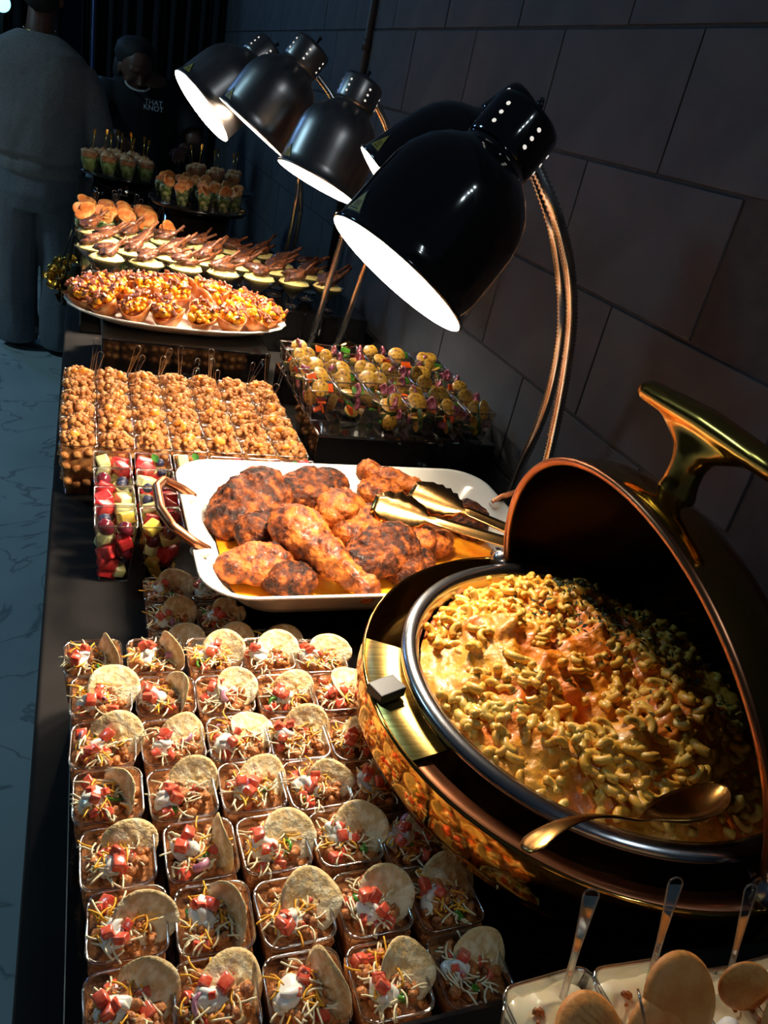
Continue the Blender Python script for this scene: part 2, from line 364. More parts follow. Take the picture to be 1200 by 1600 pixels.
# near stand
heat_lamp(at(620, 431, d=.88), at(835, 175, d=.925), M_blk, 'nearest and largest glossy black heat lamp, in front at centre right',
    [at(838, 262, d=.95), at(868, 335, X=.55), at(889, 420, X=.61), at(893, 500, X=.645), at(882, 590, X=.67), at(864, 680, X=.69), at(850, 740, X=.70), at(838, 800, X=.705), (.715, 1.0, TZ + .05), (.715, 1.0, TZ)], extra=7.2, openness=.175)
heat_lamp(at(621, 321, d=1.13), at(815, 180, d=1.17), M_blk, 'glossy black heat lamp mostly hidden behind the nearest one',
    [at(832, 262, d=1.15), at(862, 350, X=.64), at(876, 440, X=.69), at(877, 520, X=.71), at(863, 600, X=.725), at(842, 665, X=.735), at(815, 725, X=.74), at(790, 785, X=.745), (.745, 1.17, TZ + .05), (.745, 1.17, TZ)], extra=2.2, openness=.08)
# brushed stands behind
heat_lamp(at(495, 286, d=1.68), at(573, 122, d=1.71), M_gun, 'brushed gunmetal heat lamp nearest of the three brushed ones',
    [at(586, 160, d=1.72), at(606, 205, d=1.76), at(612, 270, d=1.8), at(598, 340, Y=2.0), at(573, 410, Y=2.02), at(530, 530, Y=2.04), (.66, 2.07, TZ + .04), (.66, 2.07, TZ)], extra=4.2, openness=.12)
heat_lamp(at(394, 201, d=1.8), at(484, 82, d=1.84), M_gun, 'brushed gunmetal heat lamp in the middle of the three brushed ones',
    [at(497, 120, d=1.86), at(522, 158, d=1.88), at(545, 220, d=1.92), at(551, 300, Y=2.07), at(535, 370, Y=2.07), at(490, 520, Y=2.07), (.60, 2.08, TZ + .04), (.60, 2.08, TZ)], extra=3.4, openness=.03)
heat_lamp(at(315, 167, d=1.9), at(413, 86, d=1.955), M_gun, 'farthest brushed heat lamp, its bright round mouth facing left',
    [at(428, 112, d=1.98), at(448, 145, d=2.05), at(464, 200, d=2.15), at(468, 260, Y=2.6), at(462, 320, Y=2.62), at(448, 390, Y=2.64), (.62, 2.68, TZ + .05), (.62, 2.68, TZ)], extra=11., openness=.2)
# spare gooseneck of the far stand
g = G(); P = [at(470, 262, Y=2.66), at(470, 330, Y=2.68), at(459, 395, Y=2.7)]; pts = []
for i in range(2):
    for t in range(40): pts.append(P[i].lerp(P[i + 1], t / 40))
o_ = Vector((.66, 2.74, TZ)); pts = [Vector(p) - o_ for p in pts] + [Vector((0, 0, .08))]
g.tube(pts, [.0088 if i % 2 else .0074 for i in range(len(pts))], 10); g.lathe([(0, .014), (.05, .011), (.055, 0), (0, 0)], 24)
put('lamp_stand', g.mesh('lamp_stand', M_neck), loc=o_, label='slim ribbed metal stem standing right of the farthest brushed lamp', cat='lamp stand')

# ================= CHAFER =================
CC = Vector((.505, .49, 0)); ch = put('chafing_dish', None, loc=(CC.x, CC.y, TZ), label='round polished brass chafing dish with its lid rolled open, at right', cat='chafing dish')
zt = lambda z: z + .68     # camera height scale -> above the table
g = G(); g.lathe([(.0, zt(-.655)), (.118, zt(-.655)), (.12, zt(-.615)), (.15, zt(-.585)), (.2, zt(-.55)), (.235, zt(-.532)), (.2495, zt(-.520)), (.2505, zt(-.514)), (.2495, zt(-.478)), (.2485, zt(-.4755)), (.2465, zt(-.4758)), (.2455, zt(-.479)), (.2435, zt(-.53)), (.22, zt(-.555)), (.14, zt(-.57))], 128)
put('body', g.mesh('body', M_brass), ch)
g = G(); g.lathe([(0, .001), (.125, .001), (.127, .006), (.122, .012), (.119, .026), (.117, .03)], 64); put('foot', g.mesh('foot', M_brass), ch)
g = G(); g.lathe([(.2055, zt(-.480)), (.2462, zt(-.4765)), (.2462, zt(-.480)), (.2055, zt(-.484)), (.2055, zt(-.480))], 24, a0=2.74, a1=3.42)
put('rest_plate', g.mesh('rest_plate', M_brassb), ch, label='brushed brass plate at the front edge')
g = G(); g.lathe([(.2245, zt(-.53)), (.2245, zt(-.484)), (.2462, zt(-.481)), (.2462, zt(-.486)), (.2265, zt(-.489)), (.2265, zt(-.53))], 48, a0=3.42, a1=4.72)
put('inner_ledge', g.mesh('inner_ledge', M_copper), ch, label='pinkish copper ledge inside the front wall')
a = 3.08; g = G(); g.box((0, 0, .0055), (.03, .021, .011), bev=.001)
put('bumper', g.mesh('bumper', M_blackplastic, False), ch, loc=(.234 * math.cos(a), .234 * math.sin(a), zt(-.4765)), rot=(0, 0, .35), label='small black rubber bumper')
g = G(); g.lathe([(.0, zt(-.548)), (.15, zt(-.548)), (.186, zt(-.53)), (.193, zt(-.47)), (.196, zt(-.462)), (.203, zt(-.4595)), (.2105, zt(-.4615)), (.2126, zt(-.466)), (.2115, zt(-.471)), (.207, zt(-.473)), (.2045, zt(-.479)), (.2045, zt(-.5)), (.19, zt(-.54)), (.15, zt(-.556)), (0, zt(-.556))], 96)
put('food_pan', g.mesh('food_pan', M_steel), ch, label='stainless steel pan with a wide rim')
# hinges
for sgn, nm in ((1, 'hinge'), (-1, 'hinge')):
    g = G(); g.ico((0, 0, 0), (.016, .013, .016), 3); g.tube([(0, -.012, 0), (0, .02 , 0)], .008, 16)
    put(nm, g.mesh(nm, M_steel), ch, loc=(.0, sgn * .236, zt(-.474)))
# lid, pivoting on the two hinges
M_satin = mat('satin_brass', (222, 170, 84), (206, 152, 72), rough=.2, metal=1, scale=6)
ph = 1.27; RL = .231; HL = .122
e_ = Vector((-math.cos(ph), 0, math.sin(ph))); n_ = Vector((math.sin(ph), 0, math.cos(ph))); Y_ = Vector((0, 1, 0))
def lidp(u, v, k=1.):   # u around, v 0 rim..1 apex
    cr = math.cos(v * PI / 2) ** .8; sr = math.sin(v * PI / 2)
    return Vector((0, 0, zt(-.466))) + (e_ * math.cos(u) + Y_ * math.sin(u)) * RL * k * cr + n_ * HL * k * sr
for nm, k, mm, lb in (('lid', 1., M_brass, None), ('lid_lining', .985, M_brassdark, 'inside of the lid, with the dark it mirrors painted in')):
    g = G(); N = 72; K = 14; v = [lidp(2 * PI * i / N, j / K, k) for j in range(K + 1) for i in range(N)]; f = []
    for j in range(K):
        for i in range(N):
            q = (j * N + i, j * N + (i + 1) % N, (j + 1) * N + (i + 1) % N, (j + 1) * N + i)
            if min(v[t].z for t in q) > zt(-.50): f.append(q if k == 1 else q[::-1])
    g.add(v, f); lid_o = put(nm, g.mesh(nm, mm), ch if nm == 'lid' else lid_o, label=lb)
    if nm == 'lid': LID = lid_o
rim = [lidp(u, 0, .9925) for u in [-1.62 + 3.24 * i / 60 for i in range(61)]]
g = G(); g.tube(rim, .0044, 8); put('lid_edge', g.mesh('lid_edge', M_copper), LID, label='copper coloured lid edge')
b = .46; s = Vector((0, 0, zt(-.466))) + e_ * RL * math.cos(b) ** .8 + n_ * HL * math.sin(b); m_ = (e_ * math.cos(.2) * HL + n_ * math.sin(.2) * RL).normalized()
g = G(); N = 20; loops = []
def sect(c, ax1, ax2, r1, r2): return [c + ax1 * r1 * math.cos(2 * PI * i / N) + ax2 * r2 * math.sin(2 * PI * i / N) for i in range(N)]
t_ = m_.cross(Y_)
for h, r1, r2 in ((-.006, .02, .02), (.0, .019, .018), (.012, .016, .015), (.026, .0165, .0145), (.038, .024, .014), (.048, .046, .0125), (.056, .07, .0115)): loops.append(sect(s + m_ * h, Y_, t_, r1, r2))
g.loft(loops, cap0=True, cap1=True); 
bar = [(-.1, .004), (-.098, .009), (-.09, .0125), (-.05, .0145), (0, .0155), (.05, .0145), (.09, .0125), (.098, .009), (.1, .004)]
g.loft([sect(s + m_ * (.066 - abs(y) * .03) + Y_ * y * .93, m_, t_, r * .85, r) for y, r in bar], cap0=True, cap1=True)
o = put('lid_handle', g.mesh('lid_handle', M_satin), LID, label='T shaped polished brass handle'); voxel(o, .0025, 6)
# ================= MACARONI =================
M_cheese = mat('baked_cheese', (206, 150, 44), (220, 104, 14), rough=.42, scale=14, bump=.8, bscale=190, c3=(216, 134, 26), coat=.12, dist=.002)
M_mac = mat('cheesy_macaroni', (222, 182, 84), (222, 158, 46), rough=.42, scale=25, bump=.25, bscale=260, coat=.15, sss=.15)
M_pars = mat('dried_parsley', (34, 44, 20), (50, 60, 26), rough=.8, scale=200)
def mac_h(x, y):
    r = math.hypot(x, y) / .188; r = min(r, 1.05)
    h = zt(-.480) + .042 * max(0, 1 - r ** 3) + .026 * noise.noise(Vector((x * 16, y * 16, 3))) * (1 - r ** 4)
    h += .012 * noise.noise(Vector((x * 42, y * 42, 9))) * (1 - r ** 6)
    d = math.hypot(x + .07, y + .05); h -= .03 * math.exp(-(d / .035) ** 2)
    d = math.hypot(x - .06, y + .13); h -= .018 * math.exp(-(d / .04) ** 2)
    d = math.hypot(x + .02, y - .11); h += .016 * math.exp(-(d / .05) ** 2)
    return h
g = G(); N = 240; K = 90; v = []; f = []
for j in range(K + 1):
    for i in range(N):
        r = .189 * j / K; a = 2 * PI * i / N; x, y = r * math.cos(a), r * math.sin(a); v.append((x, y, mac_h(x, y) + .005 * noise.noise(Vector((x * 75, y * 75, 1))) + .0022 * noise.noise(Vector((x * 190, y * 190, 1)))))
for j in range(K):
    for i in range(N): f.append((j * N + i, (j + 1) * N + i, (j + 1) * N + (i + 1) % N, j * N + (i + 1) % N))
g.add(v, f); macr = put('baked_macaroni', None, loc=(CC.x, CC.y, TZ), label='heap of baked macaroni and cheese filling the chafing dish pan', cat='macaroni')
put('melted_cheese', g.mesh('melted_cheese', M_cheese), macr, kind='stuff')
def elbow(R_, r, arc, n=7, k=7):
    g = G(); g.tube([(R_ * math.cos(arc * i / n) - R_, R_ * math.sin(arc * i / n), 0) for i in range(n + 1)], r, k); return g
els = [elbow(.0082, .0040, 2.3), elbow(.0095, .0042, 1.9), elbow(.007, .0037, 2.7)]
g = G(); rr = random.Random(3)
for i in range(1900):
    r = .180 * math.sqrt(rr.random()); a = rr.uniform(0, 2 * PI); x, y = r * math.cos(a), r * math.sin(a)
    cover = noise.noise(Vector((x * 13 + 4, y * 13, 2)))
    if cover > .10 and rr.random() < .8: continue
    g.merge(els[i % 3], TR((x, y, mac_h(x, y) + rr.uniform(-.0065, .0012)), (rr.gauss(0, .4), rr.gauss(0, .4), rr.uniform(0, 6.3)), rr.uniform(.85, 1.15)))
put('macaroni_elbows', g.mesh('macaroni_elbows', M_mac), macr, kind='stuff')
g = G()
for i in range(620):
    cxp, cyp, sg = rr.choice(((.0, .09, .028), (.03, .04, .035), (.07, .05, .03), (.02, .11, .02), (.08, -.02, .05)))
    x, y = rr.gauss(cxp, sg), rr.gauss(cyp, sg)
    if math.hypot(x, y) > .17: continue
    g.add([(-.0034, 0, 0), (0, -.0014, .0003), (.0034, 0, 0), (0, .0015, .0006)], [(0, 1, 2, 3)], TR((x, y, mac_h(x, y) + .0068), (rr.gauss(0, .5), rr.gauss(0, .5), rr.uniform(0, 6)), rr.uniform(.6, 1.4)))
put('parsley_flakes', g.mesh('parsley_flakes', M_pars), macr, kind='stuff')
# serving spoon
def spoon(L, bw, bl, hw, thick, curve=.02):
    """bowl at origin, handle along +x"""
    g = G(); loops = []
    S = [(-bl, .02), (-bl * .9, .45), (-bl * .6, .85), (-bl * .2, 1), (bl * .25, .9), (bl * .65, .55), (bl * .95, .2), (bl * 1.15, .11)]
    for x, k in S:
        wd = bw * k; dep = -bw * .55 * k * max(0, 1 - (x / bl) ** 2) ** .5
        loops.append([(x, -wd, 0), (x, -wd * .5, dep * .8), (x, 0, dep), (x, wd * .5, dep * .8), (x, wd, 0), (x, wd * .5, dep * .8 - thick), (x, 0, dep - thick), (x, -wd * .5, dep * .8 - thick)])
    n0 = bl * 1.15
    for i in range(1, 13):
        t = i / 12; x = n0 + (L - n0) * t; wd = bw * .11 + (hw - bw * .11) * max(0, (t - .25) / .75) ** 1.3
        if i == 12: wd *= .45
        z = curve * math.sin(t * PI * .8)
        loops.append([(x, -wd, z), (x, -wd * .5, z + thick * .4), (x, 0, z + thick * .6), (x, wd * .5, z + thick * .4), (x, wd, z), (x, wd * .5, z - thick), (x, 0, z - thick), (x, -wd * .5, z - thick)])
    g.loft(loops, cap0=True, cap1=True); return g
M_bronze = mat('dark_gold_metal', (150, 112, 58), (122, 88, 46), rough=.2, metal=1, scale=20)
b0 = at(1072, 1250, z=Z(-.432)); h1 = at(818, 1356, z=Z(-.440)); d = (h1 - b0); L = d.length
q = d.to_track_quat('X', 'Z'); sp = spoon(L, .031, .046, .016, .0016)
o = put('serving_spoon', sp.mesh('serving_spoon', M_bronze), M=Matrix.LocRotScale(b0, q, None) @ Matrix.Rotation(.5, 4, 'X'), label='dark gold serving spoon resting in the macaroni over the pan rim', cat='spoon'); sub(o)
# ================= CHICKEN DISH =================
def rrect(hx, hy, rc, z, n=8, bow=0.):
    L = []
    for (sx, sy, a0) in ((-1, -1, PI), (1, -1, 1.5 * PI), (1, 1, 0), (-1, 1, .5 * PI)):
        for i in range(n + 1):
            a = a0 + i / n * PI / 2; L.append((sx * (hx - rc) + rc * math.cos(a), sy * (hy - rc) + rc * math.sin(a)))
    out = []
    for i in range(len(L)):
        a = Vector(L[i]); b = Vector(L[(i + 1) % len(L)]); m = max(1, int((b - a).length / .03))
        for k in range(m):
            p = a.lerp(b, k / m); out.append((p.x, p.y, z))
    return out
def same(hx, hy, rc, z, ref=None):
    """loop with the same vertex count for every size"""
    L = []; n = 8; m = 8
    cs = ((-1, -1, PI), (1, -1, 1.5 * PI), (1, 1, 0), (-1, 1, .5 * PI)); C_ = []
    for (sx, sy, a0) in cs: C_.append([(sx * (hx - rc) + rc * math.cos(a0 + i / n * PI / 2), sy * (hy - rc) + rc * math.sin(a0 + i / n * PI / 2), z) for i in range(n + 1)])
    for q in range(4):
        L += C_[q]; a = Vector(C_[q][-1]); b = Vector(C_[(q + 1) % 4][0]); L += [tuple(a.lerp(b, k / m)) for k in range(1, m)]
    return L
TC = Vector((.398, .922, Z(-.60))); DR = .012
dish = put('serving_dish', None, loc=TC, rot=(0, 0, DR), label='deep white porcelain serving dish with copper handles full of chicken', cat='dish')
g = G(); H = .066
prof = [(.195, .115, .05, .004, 0), (.20, .12, .05, 0, 0), (.208, .128, .055, .004, 0), (.22, .142, .06, .02, 0), (.236, .160, .06, .042, 0), (.255, .178, .06, .06, 0), (.262, .185, .06, H, 0), (.260, .183, .06, H + .002, 0), (.255, .178, .06, H, 0), (.243, .165, .058, .052, 0), (.224, .146, .055, .03, 0), (.208, .13, .05, .012, 0), (.19, .112, .045, .007, 0)]
g.loft([same(a, b, c, z) for a, b, c, z, _ in prof], cap0=True, cap1=True)
o = put('dish_body', g.mesh('dish_body', M_white), dish)
def dhandle(sgn):
    """bent copper loop standing up from the short side"""
    P = [(-.015, -.07, .0), (.002, -.072, .012), (.03, -.062, .03), (.042, -.03, .036), (.042, .03, .036), (.03, .062, .03), (.002, .072, .012), (-.015, .07, .0)]
    g = G(); pts = []
    for i in range(len(P) - 1):
        for t in range(5): pts.append(Vector(P[i]).lerp(Vector(P[i + 1]), t / 5))
    pts.append(Vector(P[-1])); g.tube([(sgn * p.x, p.y, p.z) for p in pts], .0062, 10); return g
for sgn in (-1, 1): put('handle', dhandle(sgn).mesh('handle', M_copper), dish, loc=(sgn * .256, 0, H - .004), label='bent copper handle')
for sgn in (-1, 1):
    for y in (-.071, .071):
        g = G(); g.ico((0, 0, 0), (.014, .011, .008), 3); put('handle_lug', g.mesh('handle_lug', M_white), dish, loc=(sgn * .25, y, H - .004))
M_oil = mat('orange_pan_oil', (226, 120, 20), (240, 165, 40), rough=.06, scale=30, spec=.7, coat=.5)
g = G(); g.loft([same(.214, .135, .05, .0225), same(.1, .06, .03, .0225)], cap1=True)
put('pan_juices', g.mesh('pan_juices', M_oil), M=Matrix.Translation(TC) @ Matrix.Rotation(DR, 4, 'Z'), label='orange oily juices pooled under the chicken in the white dish', cat='sauce')
M_chk = mat('blackened_chicken_skin', (34, 15, 8), (160, 82, 28), rough=.6, spec=.22, scale=85, bump=1., bscale=260, c3=(92, 42, 15), detail=12, coat=.03, lo=.38, hi=.66, dist=.0035)
M_chkskin = mat('orange_chicken_skin', (50, 20, 9), (190, 104, 36), rough=.5, spec=.3, scale=75, bump=1., bscale=240, c3=(136, 64, 20), detail=12, coat=.08, lo=.33, hi=.6, dist=.003)
def lump(parts):
    g = G()
    for i, (c, r, rot) in enumerate(parts): g.ico((0, 0, 0), r, 3, M=TR(c, rot), nz=.09, ns=1.6, seed=i + len(parts))
    return g
S_thigh = [((0, 0, 0), (.052, .038, .021), (0, 0, 0)), ((.024, .012, .004), (.032, .026, .02), (0, .2, .4)), ((-.03, -.008, -.002), (.03, .027, .019), (0, 0, -.3)), ((-.01, .012, .012), (.025, .015, .012), (.2, 0, .5))]
S_small = [((0, 0, 0), (.036, .028, .020), (0, 0, 0)), ((.02, .008, .0), (.022, .018, .016), (0, 0, 0)), ((-.012, -.01, .006), (.02, .016, .014), (0, 0, 0))]
S_drum = [((-.03, 0, 0), (.04, .029, .025), (0, .08, 0)), ((.005, 0, 0), (.035, .021, .019), (0, 0, 0)), ((.038, 0, 0), (.025, .013, .0125), (0, 0, 0)), ((.062, .002, 0), (.013, .0145, .0135), (0, 0, 0)), ((.07, -.006, .001), (.008, .008, .008), (0, 0, 0))]
S_wing = [((0, 0, 0), (.04, .014, .013), (0, 0, 0)), ((-.03, .002, .0), (.016, .015, .014), (0, 0, 0)), ((.03, 0, 0), (.014, .013, .012), (0, 0, 0))]
chick = [  # px, py, height, rotation, shape, scale, label, cat mat
    (392, 785, -.548, (.1, -.15, .55), S_thigh, 1.12, 'big dark roast chicken thigh at the left end of the white dish', M_chk),
    (402, 828, -.556, (0, 0, 1.0), S_small, .95, 'small rounded chicken piece below the leftmost thigh in the dish', M_chk),
    (492, 765, -.545, (.15, .1, .1), S_thigh, .95, 'blackened chicken thigh at the back middle of the dish', M_chk),
    (530, 795, -.552, (0, .1, .9), S_small, 1.15, 'orange chicken piece in the centre behind the drumstick', M_chkskin),
    (502, 862, -.536, (.1, .14, -1.02), S_drum, 1.08, 'roast drumstick lying on top, its end pointing to the front', M_chkskin),
    (598, 862, -.546, (.1, -.1, .25), S_thigh, .95, 'crusty chicken thigh right of the drumstick', M_chk),
    (404, 882, -.556, (.1, 0, -.1), S_thigh, .78, 'reddish chicken thigh at the front left of the dish', M_chkskin),
    (452, 905, -.560, (0, 0, .1), S_small, .85, 'small chicken piece at the front edge left of the drumstick end', M_chk),
    (600, 760, -.553, (.1, 0, .3), S_thigh, .72, 'orange chicken piece at the back under the wing', M_chkskin),
    (610, 748, -.540, (.1, .1, -.4), S_wing, 1.05, 'smooth orange chicken wing topmost at the back of the dish', M_chkskin),
    (640, 805, -.556, (0, .1, .5), S_thigh, .8, 'dark chicken thigh under the tongs', M_chk),
    (668, 848, -.560, (0, 0, .2), S_small, .95, 'chicken piece in front of the tongs beside the chafer', M_chkskin),
    (735, 812, -.566, (0, 0, .9), S_thigh, .75, 'chicken thigh at the right end of the dish behind the tongs', M_chk),
    (640, 885, -.562, (0, 0, .6), S_small, 1., 'chicken piece at the front edge close to the brass chafer', M_chk),
    (570, 820, -.560, (0, 0, .3), S_thigh, .8, 'chicken thigh in the middle underneath the others', M_chkskin)]
for i, (px, py, z, rot, S, sc, lb, m) in enumerate(chick):
    nm = 'drumstick' if S is S_drum else 'chicken_wing' if S is S_wing else 'chicken_thigh'
    o = put(nm, lump(S).mesh(nm, m), loc=at(px, py, z=Z(z)), rot=rot, sc=sc * 1.24, label=lb, cat='chicken', group='roast chicken in the white dish')
    voxel(o, .0022, 3, .006, .016, .0045, .004)
# tongs
M_tong = mat('gold_tongs', (206, 160, 96), (176, 126, 72), rough=.2, metal=1, scale=20)
def tong_arm(head, tail, roll, nm='arm'):
    d = tail - head; L = d.length; g = G(); loops = []; n = 26
    for i in range(n + 1):
        t = i / n; x = -.05 + (L + .05) * t
        if x < .045:
            u = (x + .05) / .095; wd = .035 * math.sin(min(1, u * 1.02 + .06) * PI) ** .55 if u < .97 else .008
            wd = max(.008, wd) * (1 + .09 * math.sin(u * 40)); cup = .012 * math.sin(u * PI)
        else: wd = .0075 + .002 * t; cup = -.001
        loops.append([(x, -wd, cup), (x, -wd * .5, cup * .35), (x, 0, 0), (x, wd * .5, cup * .35), (x, wd, cup), (x, wd * .5, cup * .35 + .0012), (x, 0, .0013), (x, -wd * .5, cup * .35 + .0012)])
    g.loft(loops, cap0=True, cap1=True); q = d.to_track_quat('X', 'Z')
    return g, Matrix.LocRotScale(head, q, None) @ Matrix.Rotation(roll, 4, 'X')
base = at(805, 845, z=Z(-.520)); tg = put('serving_tongs', None, loc=base, label='gold scalloped tongs lying over the chicken, handles toward the chafer', cat='tongs')
for hx, hy, hz, tx, ty, tz, roll in ((632, 800, -.524, 806, 852, -.522, 3.8), (688, 782, -.520, 815, 836, -.522, 3.7)):
    g, M = tong_arm(at(hx, hy, z=Z(hz)), at(tx, ty, z=Z(tz)), roll); o = put('tong_arm', g.mesh('tong_arm', M_tong), tg, M=Matrix.Translation(-base) @ M)
g = G(); a1 = at(806, 852, z=Z(-.522)) - base; a2 = at(815, 836, z=Z(-.522)) - base; g.tube([a1, (a1 + a2) / 2 + Vector((.008, -.004, 0)), a2], .005, 10); put('pivot', g.mesh('pivot', M_tong), tg)

# ================= CUPS =================
def cup_mesh(name, rt, rb, h, rcorner=.01, base_t=.002):
    def loop(hx, rc, z):
        L = []; n = 4
        for (sx, sy, a0) in ((-1, -1, PI), (1, -1, 1.5 * PI), (1, 1, 0), (-1, 1, .5 * PI)):
            for i in range(n + 1): a = a0 + i / n * PI / 2; L.append((sx * (hx - rc) + rc * math.cos(a), sy * (hx - rc) + rc * math.sin(a), z))
        return L
    g = G(); rc = rcorner
    g.loft([loop(rb * .97, rc * .7, 0), loop(rb, rc * .7, .0015), loop(rt, rc, h - .0015)], cap0=True, mi=0)
    g.loft([loop(rt - .0004, rc, h - .0022), loop(rt + .0008, rc, h - .0018), loop(rt + .0008, rc, h), loop(rt - .0010, rc, h), loop(rt - .0010, rc, h - .0022)], mi=1)
    g.loft([loop(rb + .0003, rc * .7, .0003), loop(rb + .0005, rc * .7, .0016), loop(rb * .9, rc * .7, .0022)], mi=1)
    # moulded corner edges
    for sx, sy in ((-1, -1), (1, -1), (1, 1), (-1, 1)):
        k = .2929; p0 = Vector((sx * (rb - rc * .7 * k), sy * (rb - rc * .7 * k), .001)); p1 = Vector((sx * (rt - rc * k), sy * (rt - rc * k), h - .001)); g.tube([p0, p1], .00045, 4, mi=1)
    return g.mesh(name, [M_clear, M_rim])
ME_taco = cup_mesh('cup', .0285, .0245, .044, .011); ME_tall = cup_mesh('cup', .0284, .0198, .098, .004); ME_veg = cup_mesh('cup', .0288, .0185, .066, .002)
# clear teaspoon with a moulded outline
def teaspoon(L=.115, n=14):
    g = G(); pts = []; W_ = lambda t: .0022 + .0034 * max(0, (t - .45) / .55) ** 1.2
    S = [i / n for i in range(n + 1)]
    left = [(W_(t), 0, .03 + (L - .03) * t) for t in S]; tip = [(W_(1) * math.cos(a), 0, L + W_(1) * math.sin(a)) for a in (.5, 1.05, PI / 2, 2.1, 2.65)]; right = [(-x, y, z) for x, y, z in left[::-1]]
    g.tube(left + tip + right, .0007, 5, caps=True, mi=1)
    g.loft([[(-W_(t), 0, .03 + (L - .03) * t), (W_(t), 0, .03 + (L - .03) * t)] for t in S], closed=False, mi=0)
    g.ico((0, 0, .016), (.010, .003, .016), 2, mi=0)
    return g.mesh('spoon', [M_clear, M_rim])
ME_spoon = teaspoon()
def fillblock(rb, rt, z0, z1, top, seed, m, name, n=9, amp=.006, bulge=.0):
    """contents: tapered block with a lumpy top"""
    g = G(); v = []; f = []
    def hh(u, w_): 
        e = max(abs(u), abs(w_)); return z1 + top * (1 - e ** 3) + amp * noise.noise(Vector((u * 2.3 + seed * 7.7, w_ * 2.3, seed))) + amp * .7 * noise.noise(Vector((u * 6 + seed, w_ * 6, seed * 3)))
    for j in range(n + 1):
        for i in range(n + 1):
            u = i / n * 2 - 1; w_ = j / n * 2 - 1; k = rt * (1 - .12 * max(0, abs(u) * abs(w_)) ** 4); v.append((u * k, w_ * k, hh(u, w_)))
    for j in range(n):
        for i in range(n): a = j * (n + 1) + i; f.append((a, a + 1, a + n + 2, a + n + 1))
    g.add(v, f)
    ed = [i for i in range(n + 1)] + [j * (n + 1) + n for j in range(1, n + 1)] + [n * (n + 1) + i for i in range(n - 1, -1, -1)] + [j * (n + 1) for j in range(n - 1, 0, -1)]
    T_ = [v[i] for i in ed]; B_ = [(p[0] / rt * rb, p[1] / rt * rb, z0) for p in T_]
    g.loft([B_, T_], cap0=True); return g.mesh(name, m)
# ---- taco pieces ----
M_beef = mat('seasoned_beef', (190, 116, 56), (116, 62, 28), rough=.5, scale=120, bump=.9, bscale=400, coat=.3, c3=(206, 130, 66))
M_tom = mat('diced_tomato', (206, 58, 38), (232, 122, 92), rough=.2, scale=130, coat=.6, sss=.2, bump=.1)
M_cream = mat('sour_cream', (244, 240, 230), rough=.25, coat=.4, sss=.2)
M_wc = mat('white_cheese', (240, 226, 180), (248, 238, 204), rough=.45, scale=100)
M_yc = mat('yellow_cheese', (244, 186, 50), (236, 164, 36), rough=.45, scale=100)
M_chip = mat('corn_tortilla', (238, 214, 158), (250, 236, 196), rough=.7, scale=90, bump=.9, bscale=170, c3=(222, 188, 128), lo=.3, hi=.6, dist=.003)
M_green = mat('green_pepper', (52, 112, 28), (90, 150, 48), rough=.2, coat=.6, scale=60)
M_onion = mat('red_onion', (150, 60, 100), (214, 160, 180), rough=.3, coat=.4, scale=110)
ME_beef = []
for s in range(4):
    g = G(); rr = random.Random(s + 20)
    for i in range(48):
        a = rr.uniform(0, 6.3); r = .0235 * math.sqrt(rr.random()); g.ico((r * math.cos(a), r * math.sin(a), .034 + rr.uniform(0, .008) + .005 * (1 - r / .0235)), rr.uniform(.0032, .006), 1, nz=.35, ns=1.5, seed=i)
    L = lambda h_, z: [(h_ * x, h_ * y, z) for x, y in ((-1, -1), (-.3, -1), (.4, -1), (1, -1), (1, -.3), (1, .4), (1, 1), (.4, 1), (-.3, 1), (-1, 1), (-1, .4), (-1, -.3))]
    g.loft([L(.0232, .003), L(.0268, .034)], cap0=True, cap1=True)
    ME_beef.append(g.mesh('beef', M_beef))
ME_tom = []
for s in range(4):
    g = G(); g.box((0, 0, 0), (.0105 + .002 * (s % 2), .009 + .0015 * (s % 3), .0085), bev=.0016); g.v = [tuple(Vector(p) * (1 + .22 * noise.noise(Vector(p) * 110 + Vector((s * 5, 0, 0))))) for p in g.v]; ME_tom.append(g.mesh('tomato_dice', M_tom))
ME_cream = []
for s in range(4):
    g = G(); g.ico((0, 0, 0), (.0135, .0105, .0075), 3, nz=.22, ns=1.3, seed=s); g.ico((.005, .002, .005), (.008, .006, .0048), 3, nz=.2, ns=1.6, seed=s + 9); g.tube([(-.006, 0, .004), (.0, .003, .0075), (.006, .0, .009), (.009, -.004, .0085)], [.004, .004, .003, .001], 8); ME_cream.append(g.mesh('sour_cream', M_cream))
def shreds(nn, s, m, name, R_=.019):
    g = G(); rr = random.Random(s)
    for i in range(nn):
        a = rr.uniform(0, 6.3); r = R_ * math.sqrt(rr.random()); p = Vector((r * math.cos(a), r * math.sin(a), .041 + rr.uniform(0, .006))); h_ = rr.uniform(0, 6.3); k = rr.uniform(-90, 90); pts = [p.copy()]
        for t in range(4):
            p = p + Vector((math.cos(h_), math.sin(h_), rr.uniform(-.35, .3))) * .0034; h_ += k * .0034; pts.append(p.copy())
        g.tube(pts, .00085, 4)
    return g.mesh(name, m)
ME_wc = [shreds(44, s, M_wc, 'white_cheese_shreds') for s in range(5)]; ME_yc = [shreds(20, s + 50, M_yc, 'yellow_cheese_shreds') for s in range(5)]
ME_chip = []
